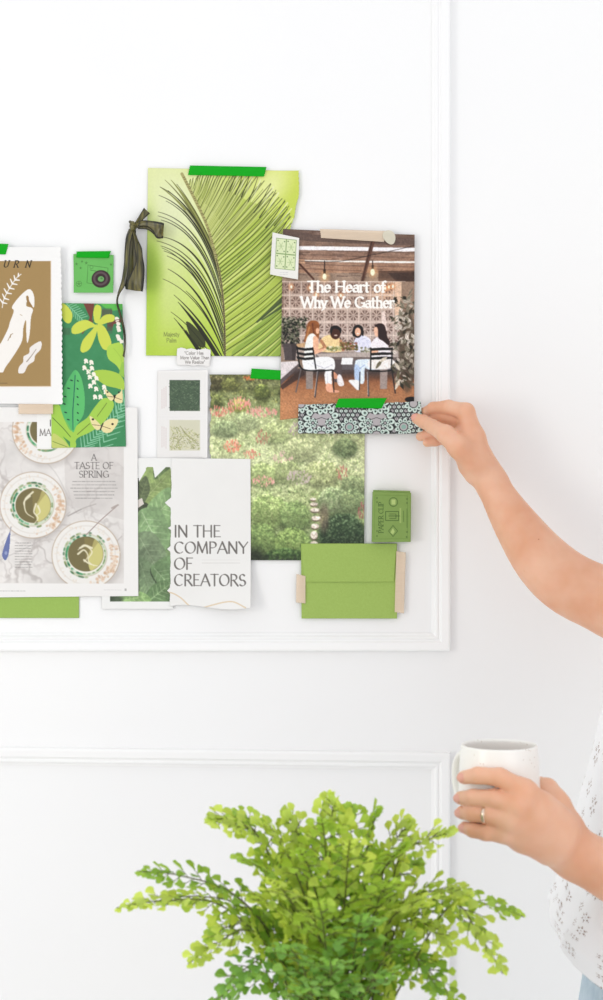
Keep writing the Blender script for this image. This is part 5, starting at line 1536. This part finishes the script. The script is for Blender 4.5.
for j in range(NV):
    f = j / (NV - 1); z, cx, cd_, rx, ry = blouse_ring(f)
    for i in range(NU):
        a = 2 * PI * i / NU                         # a = pi faces left, -pi/2 faces the camera
        fold = (.006 * math.sin(a * 7 + f * 2) + .004 * math.sin(a * 13 + 1.3 + f * 5)) * (0.25 + .75 * f)
        ca, sa = math.cos(a), math.sin(a)
        e = .85
        X_ = cx + (rx + fold) * math.copysign(abs(ca) ** e, ca); Y_ = -cd_ + (ry + fold) * math.copysign(abs(sa) ** e, sa)
        side = abs(sa) ** 2                          # shirt-tail hem: longer at front and back, or here at the sides of the body
        hem = (.068 + .032 * ca * ca if sa < 0 else .068 + .032 * max(ca * ca, min(1, sa * 3))) * max(0, (f - .45) / .55) + .004 * math.sin(a * 5) * f ** 3
        kz = (D_CAM + Y_) / F_PX; ppx = X_ / kz + 301.5
        if sa < 0 and ca < 0:                        # rounded front hem, measured on the photo
            zd = CAM_Z - (np.interp(ppx, [548, 553, 563, 575, 590, 603, 640, 700], [926, 932, 952, 967, 980, 990, 1006, 1012]) - 500) * kz
            hem = (zd - .86) * max(0, (f - .45) / .55)
        V.append((X_, Y_, z + hem))
me_uv = [(i / NU * 30.0, j / (NV - 1) * 15.0) for j in range(NV) for i in range(NU)]
F = [(a, b, c, d) for (a, b, c, d) in grid_faces(NU, NV)]
F = [f[::-1] for f in F]
bl = mesh_obj('blouse', V, F, M_EYELET, person, True)
uvl = bl.data.uv_layers.new(name='cloth')
li = np.empty(len(bl.data.loops), np.int32); bl.data.loops.foreach_get('vertex_index', li)
lu = np.array(me_uv, np.float32)[li]
first = li.reshape(-1, 4) % NU                       # close the seam without a jump
seam = (first.max(1) == NU - 1) & (first.min(1) == 0)
lu = lu.reshape(-1, 4, 2); w_ = (first == 0) & seam[:, None]; lu[..., 0][w_] += 30.0
uvl.data.foreach_set('uv', lu.reshape(-1).astype(np.float32))
md = bl.modifiers.new('t', 'SOLIDIFY'); md.thickness = .0016; md.offset = -1
# shoulders and short sleeves, one cut piece joined to the body of the blouse
def along(a, b, t): return np.array(a) * (1 - t) + np.array(b) * t
yoke = [(Chain([(sr + (0, 0, .004), .064), (mid + (.0, 0, .022), .082), (sl + (0, 0, .004), .064)], .04), .04, 'core'), (Chain([(mid + (0, 0, .0), .125), (mid + (-.015, 0, -.06), .140)], .04), .05, 'core')]
for sh_, path in ((sl, [P(762, 680, .81), P(764, 760, .818)]), (sr, [P(710, 606, .34), P(690, 609, .305)])):
    yoke.append((Chain([(sh_, .066), (path[0], .062), (path[1], .064)], .01), .03, 'core'))
for sh_, path in ((sl, [P(762, 720, .814), P(764, 860, .82)]), (sr, [P(700, 608, .325), P(640, 610, .235)])):
    yoke.append((Chain([(path[0], .050), (path[1], .060)], .01), .004, 'cut'))
yoke.append((Chain([(mid + (-.03, 0, .16), .055), (mid + (-.02, 0, .06), .085)], .02), .02, 'cut'))
yv, yf = body_mesh(yoke, (.36, -.92, 1.08), (.78, -.20, 1.50), .0035, 12)
part('yoke', yv, yf, M_EYELET, bl)

# jeans and shoes
M_DENIM = noise_color(mat('pale_blue_denim', rough=.85), (176, 196, 210), (196, 212, 222), 60, 4, bump=.3, bscale=800)
hx, hd = .448, .592
jg = [(Chain([((hx, -hd - .05, .90), .115), ((hx, -hd + .05, .90), .115)], .03), .03, 'core'), (Chain([((hx, -hd - .04, .82), .130), ((hx, -hd + .04, .82), .130)], .03), .05, 'core'),
      (Chain([((hx, -hd - .085, .78), .098), ((hx + .01, -hd - .10, .46), .066), ((hx + .03, -hd - .11, .10), .054)], .03), .03, 'core'), (Chain([((hx, -hd + .085, .78), .098), ((hx + .02, -hd + .10, .46), .066), ((hx + .04, -hd + .11, .10), .054)], .03), .03, 'core')]
jv, jf = body_mesh(jg, (hx - .2, -hd - .25, .03), (hx + .25, -hd + .25, 1.06), .006, 12)
part('jeans', jv, jf, M_DENIM, person)
M_SHOE = mat('tan_leather', (176, 128, 88), .5)
for (x, y) in ((hx + .03, -hd - .11), (hx + .04, -hd + .11)):
    sg = [(Chain([((x + .03, y, .045), .042), ((x - .06, y, .036), .034), ((x - .15, y, .028), .030)], .03), .02, 'core'), (Chain([((x + .01, y, .06), .045), ((x + .01, y, .10), .046)], .02), .02, 'core')]
    sv, sf = body_mesh(sg, (x - .22, y - .08, -.01), (x + .12, y + .08, .17), .005, 12)
    sv[:, 2] = np.maximum(sv[:, 2], .001)
    part('shoe', sv, sf, M_SHOE, person)
# ================================================================== mug
def mug():
    c = P(499.2, 832, .748); H = .0905
    root = empty('mug', c)
    tag(root, 'white speckled ceramic mug held in the lower hand', 'mug')
    m = mat('speckled_glaze', (240, 237, 232), .3); nt = m.node_tree; b = nt.nodes['Principled BSDF']
    tc = nd(m, 'ShaderNodeTexCoord'); vo = nd(m, 'ShaderNodeTexVoronoi'); vo.inputs['Scale'].default_value = 190
    nt.links.new(tc.outputs['Object'], vo.inputs['Vector'])
    ns = nd(m, 'ShaderNodeTexNoise'); ns.inputs['Scale'].default_value = 30; nt.links.new(tc.outputs['Object'], ns.inputs['Vector'])
    mr = nd(m, 'ShaderNodeMapRange'); mr.inputs['From Min'].default_value = .4; mr.inputs['From Max'].default_value = .64; mr.inputs['To Min'].default_value = .05; mr.inputs['To Max'].default_value = .17
    nt.links.new(ns.outputs['Fac'], mr.inputs['Value'])
    lt = nd(m, 'ShaderNodeMath', operation='LESS_THAN'); nt.links.new(vo.outputs['Distance'], lt.inputs[0]); nt.links.new(mr.outputs[0], lt.inputs[1])
    mx = nd(m, 'ShaderNodeMix', data_type='RGBA'); mx.inputs[6].default_value = (*lin((241, 239, 234)), 1); mx.inputs[7].default_value = (*lin((196, 182, 168)), 1)
    nt.links.new(lt.outputs[0], mx.inputs[0]); nt.links.new(mx.outputs[2], b.inputs['Base Color'])
    prof = [(0, .0006), (.030, .0), (.0345, .0012), (.0385, .006), (.0405, .014), (.0414, .028), (.0418, .045), (.0414, .060), (.0406, .075), (.0396, .086), (.0392, .0895), (.0382, .0905), (.0370, .0895), (.0366, .086), (.0376, .070), (.0384, .045), (.0378, .020), (.034, .008), (.028, .0055), (0, .0052)]
    prof = catmull(prof, 4); n = 72
    V = [(r * math.cos(2 * PI * i / n), r * math.sin(2 * PI * i / n), z) for r, z in prof for i in range(n)]
    o = mesh_obj('cup', V, grid_faces(n, len(prof)), m, root)
    # handle, turned to the left and a little away from the camera
    d_ = np.array((-.62, .785, 0)); q = []
    for p in catmull([(.036, .072), (.050, .076), (.0600, .066), (.0620, .048), (.0580, .032), (.048, .021), (.036, .020)], 6):
        q.append(d_ * p[0] + np.array((0, 0, p[1])))
    V = []; nn = 14; s_ = np.cross(d_, (0, 0, 1))
    for i, p in enumerate(q):
        t = q[min(i + 1, len(q) - 1)] - q[max(i - 1, 0)]; t = t / np.linalg.norm(t); nrm = np.cross(s_, t)
        for k in range(nn):
            a = 2 * PI * k / nn
            V.append(p + s_ * .0075 * math.cos(a) + nrm * .0038 * math.sin(a))
    mesh_obj('handle', V, grid_faces(nn, len(q)), m, root)
    # drink inside
    M_TEA = mat('coffee', (120, 84, 58), .15)
    V = [(0, 0, .072)] + [(.0372 * math.cos(2 * PI * i / 48), .0372 * math.sin(2 * PI * i / 48), .072) for i in range(48)]
    mesh_obj('coffee', V, [(0, i + 1, (i + 1) % 48 + 1) for i in range(48)], M_TEA, root)
mug()

# ================================================================== ribbon bow pinned to the wall
def ribbon_mat():
    m = mat('olive_ribbon', (84, 82, 44), .35); nt = m.node_tree; b = nt.nodes['Principled BSDF']
    b.inputs['Sheen Weight'].default_value = .05; b.inputs['Specular IOR Level'].default_value = .6
    tc = nd(m, 'ShaderNodeTexCoord'); mp = nd(m, 'ShaderNodeMapping'); mp.inputs['Scale'].default_value = (220, 60, 30)
    n = nd(m, 'ShaderNodeTexNoise'); n.inputs['Scale'].default_value = 1.0; nt.links.new(tc.outputs['Object'], mp.inputs[0]); nt.links.new(mp.outputs[0], n.inputs['Vector'])
    r = nd(m, 'ShaderNodeValToRGB'); r.color_ramp.elements[0].position = .35; r.color_ramp.elements[1].position = .7
    r.color_ramp.elements[0].color = (*lin((46, 44, 14)), 1); r.color_ramp.elements[1].color = (*lin((118, 110, 54)), 1)
    nt.links.new(n.outputs['Fac'], r.inputs['Fac']); nt.links.new(r.outputs['Color'], b.inputs['Base Color'])
    b.inputs['Alpha'].default_value = .93
    return m
M_RIB = ribbon_mat(); M_RIBE = mat('ribbon_edge', (30, 28, 16), .5)
bow = empty('ribbon_bow', P(132.5, 226, .012))
tag(bow, 'dark olive satin ribbon bow hanging between the camera card and the palm poster', 'ribbon')
def ribbon(name, secs, n=9, folds=.0, wid=8):
    """secs: (xa, ya, xb, yb, da, db): both edges of the band at each station along it."""
    q = catmull([(a[0], a[1], a[4] * 1000, a[2], a[3], a[5] * 1000) for a in secs], n)
    V = []
    for k, r in enumerate(q):
        A, B = P(r[0], r[1], r[2] / 1000), P(r[3], r[4], r[5] / 1000)
        for i in range(wid + 1):
            t = i / wid
            p = A * (1 - t) + B * t
            p = p + np.array((0, -1, 0)) * folds * math.sin(t * PI * 2.5 + k * .12) * (1 if 0 < t < 1 else .3)
            V.append(p - np.array(bow.location))
    o = mesh_obj(name, V, grid_faces(wid + 1, len(q), False), [M_RIB, M_RIBE], bow)
    mi = np.zeros(len(o.data.polygons), np.int32); idx = np.arange(len(mi)) % wid
    mi[(idx == 0) | (idx == wid - 1)] = 1
    o.data.polygons.foreach_set('material_index', mi)
    md = o.modifiers.new('t', 'SOLIDIFY'); md.thickness = .0004
# long hanging loop: back band, then the front band folded up
ribbon('loop', [(129, 229, 136, 228, .010, .012), (126, 238, 136, 236, .008, .014), (124.5, 254, 137, 252, .006, .016), (124, 270, 141, 266, .006, .018), (124.6, 283, 144.2, 274, .007, .020), (125.5, 288.6, 143.6, 286, .012, .022), (126, 289.4, 142.8, 291.6, .018, .024)], folds=.002)
ribbon('loop', [(126, 289.4, 142.8, 291.6, .019, .025), (127, 281, 143.8, 284, .024, .028), (131, 273, 144.6, 268, .025, .027), (135.6, 262, 142.6, 256, .023, .024), (134, 246, 141.6, 248, .020, .022), (133, 236, 137.6, 239, .016, .018), (131.6, 228, 134.6, 230, .012, .014)], folds=.0015)
# short loop to the right
ribbon('loop', [(134, 224, 134.5, 229.5, .014, .012), (141, 220.5, 141, 226.5, .017, .013), (149, 220.6, 147, 227.0, .020, .016), (156, 222, 152.6, 231, .023, .018), (163, 223, 155, 236.4, .026, .021), (164, 224, 158, 238.6, .024, .021), (163.6, 231, 163.2, 238.2, .016, .021)], folds=.0006)
ribbon('loop', [(163.8, 223, 163.2, 238, .022, .022), (160, 222.2, 156, 236, .013, .014), (150, 221, 148, 230, .010, .010), (138, 223, 138, 229, .010, .010)], folds=.0004)
# tails
ribbon('tail', [(130.6, 229, 134, 229.6, .012, .013), (126.4, 240, 131, 242, .014, .018), (124.2, 262, 129, 264, .014, .020), (121.6, 280, 126, 283, .012, .016), (117.6, 293, 119.6, 294.6, .010, .011), (116.4, 303, 118.2, 303, .010, .0105), (119.2, 314, 121.2, 314, .010, .0105), (123.0, 330, 125.2, 331, .009, .0095), (124.2, 346, 125.6, 345, .009, .0095), (122.6, 356, 124.6, 357.6, .009, .0095)], folds=.001, wid=6)
ribbon('tail', [(134.6, 223, 137.6, 227, .014, .014), (138.6, 216.6, 142.6, 220.4, .014, .012), (144, 207.8, 150, 213.4, .012, .009)], folds=.001)
kn = ball('knot', np.array(P(132.6, 226, .014)) - np.array(bow.location), .0060, M_RIB, bow, .8, .85, 1.25, 16)
kn2 = torus('knot_wrap', np.array(P(132.4, 223.4, .015)) - np.array(bow.location), (.6, -.2, .8), .0042, .0022, M_RIB, bow, 30, 8)

# ================================================================== fern in a pot on a small table
M_STEM = mat('fern_stem', (96, 100, 48), .5)
def leaf_mat():
    m = mat('fern_leaflet', (120, 170, 50), .5); nt = m.node_tree; b = nt.nodes['Principled BSDF']
    oi = nd(m, 'ShaderNodeVertexColor', layer_name='Print')
    nt.links.new(oi.outputs['Color'], b.inputs['Base Color'])
    b.inputs['Specular IOR Level'].default_value = .25
    tr = nd(m, 'ShaderNodeBsdfTranslucent'); g = nd(m, 'ShaderNodeVectorMath', operation='MULTIPLY'); g.inputs[1].default_value = (1.15, 1.15, .6)
    nt.links.new(oi.outputs['Color'], g.inputs[0]); nt.links.new(g.outputs[0], tr.inputs['Color'])
    mx = nd(m, 'ShaderNodeMixShader'); mx.inputs[0].default_value = .38
    out = nt.nodes['Material Output']
    nt.links.new(b.outputs[0], mx.inputs[1]); nt.links.new(tr.outputs[0], mx.inputs[2]); nt.links.new(mx.outputs[0], out.inputs['Surface'])
    return m
M_LEAF = leaf_mat()
FD = .86                                            # the crown of the fern stands this far from the wall
base = P(338, 1068, FD)
fern = empty('potted_fern', (base[0], base[1], .60))
tag(fern, 'bright green maidenhair fern with arching fronds in the foreground', 'plant')
frng = random.Random(42)
def frond(pts, side_len, n_side, hue, name='frond', leaf=.0095, twist=0.0, seed=0):
    """pts: path of the main stem in world space. Side stems alternate along it and carry paired round leaflets."""
    rng = random.Random(seed); q = catmull(pts, 8)
    V, F, C, M_ = [], [], [], []
    def tube(path, r0, r1, ns=5):
        path = np.array(path); b0 = len(V)
        for i, p in enumerate(path):
            t = path[min(i + 1, len(path) - 1)] - path[max(i - 1, 0)]; t = t / (np.linalg.norm(t) + 1e-9)
            e1 = np.cross(t, (.3, .9, .2)); e1 /= np.linalg.norm(e1) + 1e-9; e2 = np.cross(t, e1); r = r0 + (r1 - r0) * i / (len(path) - 1)
            for k in range(ns):
                a = 2 * PI * k / ns; V.append(p + (e1 * math.cos(a) + e2 * math.sin(a)) * r); C.append(lin((96, 100, 48)))
        for i in range(len(path) - 1):
            for k in range(ns):
                a, b = b0 + i * ns + k, b0 + i * ns + (k + 1) % ns
                F.append((a, b, b + ns, a + ns)); M_.append(1)
    def leaflet(p, d_, nrm, L, col):
        d_ = d_ / np.linalg.norm(d_); nrm = nrm - (nrm @ d_) * d_; nrm /= np.linalg.norm(nrm) + 1e-9; s_ = np.cross(d_, nrm)
        b0 = len(V); prof = [(0, 0), (.30, .17), (.62, .42), (.86, .46), (1.03, .30)]
        lob = [rng.uniform(.93, 1.07) for _ in range(3)]
        for i, (t, w) in enumerate(prof):
            for k, x in enumerate((-1, 0, 1)):
                ln = t * (lob[k] if i > 2 else 1) * (1.04 if k == 1 and i == 4 else 1)
                V.append(p + d_ * L * ln + s_ * L * w * x + nrm * L * (.10 * (1 - abs(x)) - .12 * t * t)); c = np.array(col) * (.93 if k == 1 else 1); C.append(c)
        for i in range(len(prof) - 1):
            for k in range(2):
                a = b0 + i * 3 + k; F.append((a, a + 1, a + 4, a + 3)); M_.append(0)
    tube(q, .0012, .0005)
    nq = len(q)
    for j in range(n_side):
        f = .16 + .82 * (j + .5) / n_side; i = min(int(f * (nq - 1)), nq - 2)
        p = q[i]; t = q[i + 1] - q[i]; t /= np.linalg.norm(t)
        up = np.array((0, -.35, 1.0)); sd = np.cross(t, up); sd /= np.linalg.norm(sd) + 1e-9; nr = np.cross(sd, t)
        sgn = 1 if j % 2 else -1
        L = side_len * (math.sin(PI * min(1, (f * .86 + .16))) ** .7) * rng.uniform(.8, 1.15)
        dr = t * .62 + sd * sgn * .72 + nr * rng.uniform(-.1, .45); dr /= np.linalg.norm(dr)
        path = [p + dr * L * s_ + np.array((0, 0, -1)) * L * .22 * s_ * s_ for s_ in np.linspace(0, 1, 6)]
        if L < .008: 
            path = path[:3]
        tube(path, .0006, .0003, 4)
        nl = max(2, int(L / (leaf * .52)))
        for k in range(nl):
            s_ = (k + .6) / nl; pp = p + dr * L * s_ + np.array((0, 0, -1)) * L * .22 * s_ * s_
            sg2 = 1 if k % 2 else -1
            sd2 = np.cross(dr, nr); dl = dr * .45 + sd2 * sg2 * .8 + nr * rng.uniform(-.25, .25)
            if k == nl - 1: dl = dr
            base_c = np.array(hue, float) + rng.uniform(-16, 18) + np.array((18, 12, -4)) * (s_ - .3)
            leaflet(pp, dl, nr + np.array([rng.uniform(-.5, .5) for _ in range(3)]), leaf * rng.uniform(.75, 1.2) * (1 - .25 * s_ * (f > .8)), lin(np.clip(base_c, 0, 255)))
    # tip leaflets on the main stem
    for k in range(6):
        i = nq - 2 - k; t = q[i + 1] - q[i]; sd = np.cross(t, (0, -.4, 1)); sd /= np.linalg.norm(sd) + 1e-9
        leaflet(q[i], t / np.linalg.norm(t) * .7 + sd * (1 if k % 2 else -1) * .6, np.array((0, -.6, .8)), leaf * .7, lin(np.clip(np.array(hue) + (14, 14, 0), 0, 255)))
    V = np.array(V) - np.array(fern.location)
    o = mesh_obj(name, V, F, [M_LEAF, M_STEM], fern, True, np.array(C))
    o.data.polygons.foreach_set('material_index', np.array(M_, np.int32)); o.data.update()
    return o
# tips measured on the plant: (px, py, distance from wall), stem hump, number of side stems, side length, colour
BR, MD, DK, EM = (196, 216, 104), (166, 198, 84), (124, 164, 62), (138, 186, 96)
tips = [
 ((208, 818), FD + .02, (262, 842), 26, .040, BR), ((232, 812), FD - .03, (268, 852), 20, .034, MD), ((256, 822), FD + .04, (290, 860), 20, .034, BR), ((285, 812), FD + .0, (306, 860), 22, .036, BR),
 ((334, 797), FD + .02, (330, 850), 26, .036, BR), ((352, 806), FD - .03, (345, 860), 22, .034, MD), ((378, 812), FD + .03, (366, 858), 22, .034, MD), ((412, 824), FD + .0, (386, 860), 22, .038, BR),
 ((454, 832), FD + .04, (398, 862), 24, .036, BR), ((420, 862), FD - .02, (388, 890), 18, .032, MD),
 ((137, 871), FD + .02, (236, 896), 28, .030, (146, 184, 76)), ((116, 908), FD + .05, (222, 906), 30, .028, BR), ((160, 900), FD - .03, (240, 906), 22, .032, MD),
 ((188, 964), FD + .06, (252, 932), 24, .036, BR), ((206, 938), FD + .0, (262, 925), 20, .032, MD), ((222, 990), FD + .05, (272, 958), 18, .034, EM), ((205, 1012), FD + .02, (262, 975), 18, .034, EM),
 ((524, 917), FD + .02, (432, 900), 30, .026, MD), ((470, 896), FD + .06, (410, 900), 22, .036, BR), ((503, 974), FD + .07, (452, 905), 22, .030, BR), ((452, 950), FD + .06, (410, 920), 20, .036, BR),
 ((490, 938), FD - .02, (430, 912), 20, .030, MD), ((440, 992), FD + .08, (400, 950), 18, .036, DK), ((462, 1010), FD + .02, (410, 960), 16, .032, MD),
 ((300, 850), FD + .12, (318, 900), 22, .036, MD), ((350, 840), FD + .14, (345, 900), 22, .036, BR), ((270, 880), FD + .14, (300, 920), 22, .036, BR), ((390, 880), FD + .14, (372, 920), 22, .036, MD),
 ((318, 900), FD + .17, (326, 950), 20, .036, MD), ((362, 915), FD + .17, (354, 955), 20, .034, EM), ((280, 945), FD + .16, (304, 970), 20, .034, EM), ((405, 940), FD + .15, (380, 965), 20, .034, DK),
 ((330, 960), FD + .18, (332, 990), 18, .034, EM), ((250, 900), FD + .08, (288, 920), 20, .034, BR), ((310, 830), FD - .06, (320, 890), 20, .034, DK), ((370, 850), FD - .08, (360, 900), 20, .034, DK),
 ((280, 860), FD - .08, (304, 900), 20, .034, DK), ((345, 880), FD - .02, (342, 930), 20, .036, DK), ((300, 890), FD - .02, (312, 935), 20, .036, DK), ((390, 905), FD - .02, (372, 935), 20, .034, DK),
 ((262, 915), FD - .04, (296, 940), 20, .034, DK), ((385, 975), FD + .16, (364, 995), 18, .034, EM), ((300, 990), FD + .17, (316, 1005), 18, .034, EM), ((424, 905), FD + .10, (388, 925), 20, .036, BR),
 ((240, 860), FD + .06, (282, 890), 22, .036, MD), ((405, 846), FD + .08, (374, 890), 22, .036, MD), ((322, 818), FD + .08, (328, 880), 22, .036, MD), ((360, 985), FD + .05, (350, 1010), 14, .034, DK)]
for i, ((tx, ty), td, (hx_, hy_), ns, sl_, col) in enumerate(tips):
    tip, hump = P(tx, ty, td), P(hx_, hy_, td * .5 + FD * .5)
    b0 = base + np.array((frng.uniform(-.03, .03), frng.uniform(-.03, .03), frng.uniform(-.02, .02)))
    mid_ = b0 * .42 + hump * .58 + np.array((0, 0, .01))
    far = hump * .45 + tip * .55 + np.array((0, 0, .006))
    edge = i < 24
    frond([b0, mid_, hump, far, tip], sl_ * (.72 if edge else .9), int(ns * (.9 if edge else .8)), col, leaf=.0108, seed=100 + i)

def lathe(name, prof, m, parent, n=56, off=(0, 0, 0)):
    V = [(off[0] + r * math.cos(2 * PI * i / n), off[1] + r * math.sin(2 * PI * i / n), off[2] + z) for r, z in prof for i in range(n)]
    return mesh_obj(name, V, grid_faces(n, len(prof)), m, parent)
M_POT = noise_color(mat('white_stoneware', rough=.5), (232, 230, 226), (240, 238, 234), 8)
M_SOIL = noise_color(mat('potting_soil', rough=.95), (50, 38, 30), (84, 66, 52), 60, bump=.8, bscale=200)
zt = base[2] - .60
lathe('pot', [(0, .0), (.062, 0), (.068, .004), (.084, .10), (.090, zt + .012), (.092, zt + .018), (.087, zt + .018), (.083, zt + .0), (.078, zt - .02), (0, zt - .02)], M_POT, fern)
lathe('soil', [(0, zt - .004), (.05, zt - .006), (.0835, zt - .010)], M_SOIL, fern)
tbl = empty('plant_stand', (base[0], base[1], 0)); tag(tbl, 'round wooden plant stand under the fern pot', 'plant stand')
M_WOOD = noise_color(mat('light_wood', rough=.5), (196, 160, 116), (216, 184, 142), 12)
lathe('top', [(0, .574), (.15, .574), (.155, .580), (.155, .595), (.151, .5995), (0, .5995)], M_WOOD, tbl)
for k in range(3):
    a = 2 * PI * k / 3 + .5; V = []
    for (t, r) in ((0, .012), (1, .017)):
        c = np.array((math.cos(a) * (.15 - .05 * t), math.sin(a) * (.15 - .05 * t), .576 * t))
        V += [c + np.array((math.cos(2 * PI * i / 16), math.sin(2 * PI * i / 16), 0)) * r for i in range(16)]
    mesh_obj('leg', V, grid_faces(16, 2) + [tuple(range(15, -1, -1))], M_WOOD, tbl)
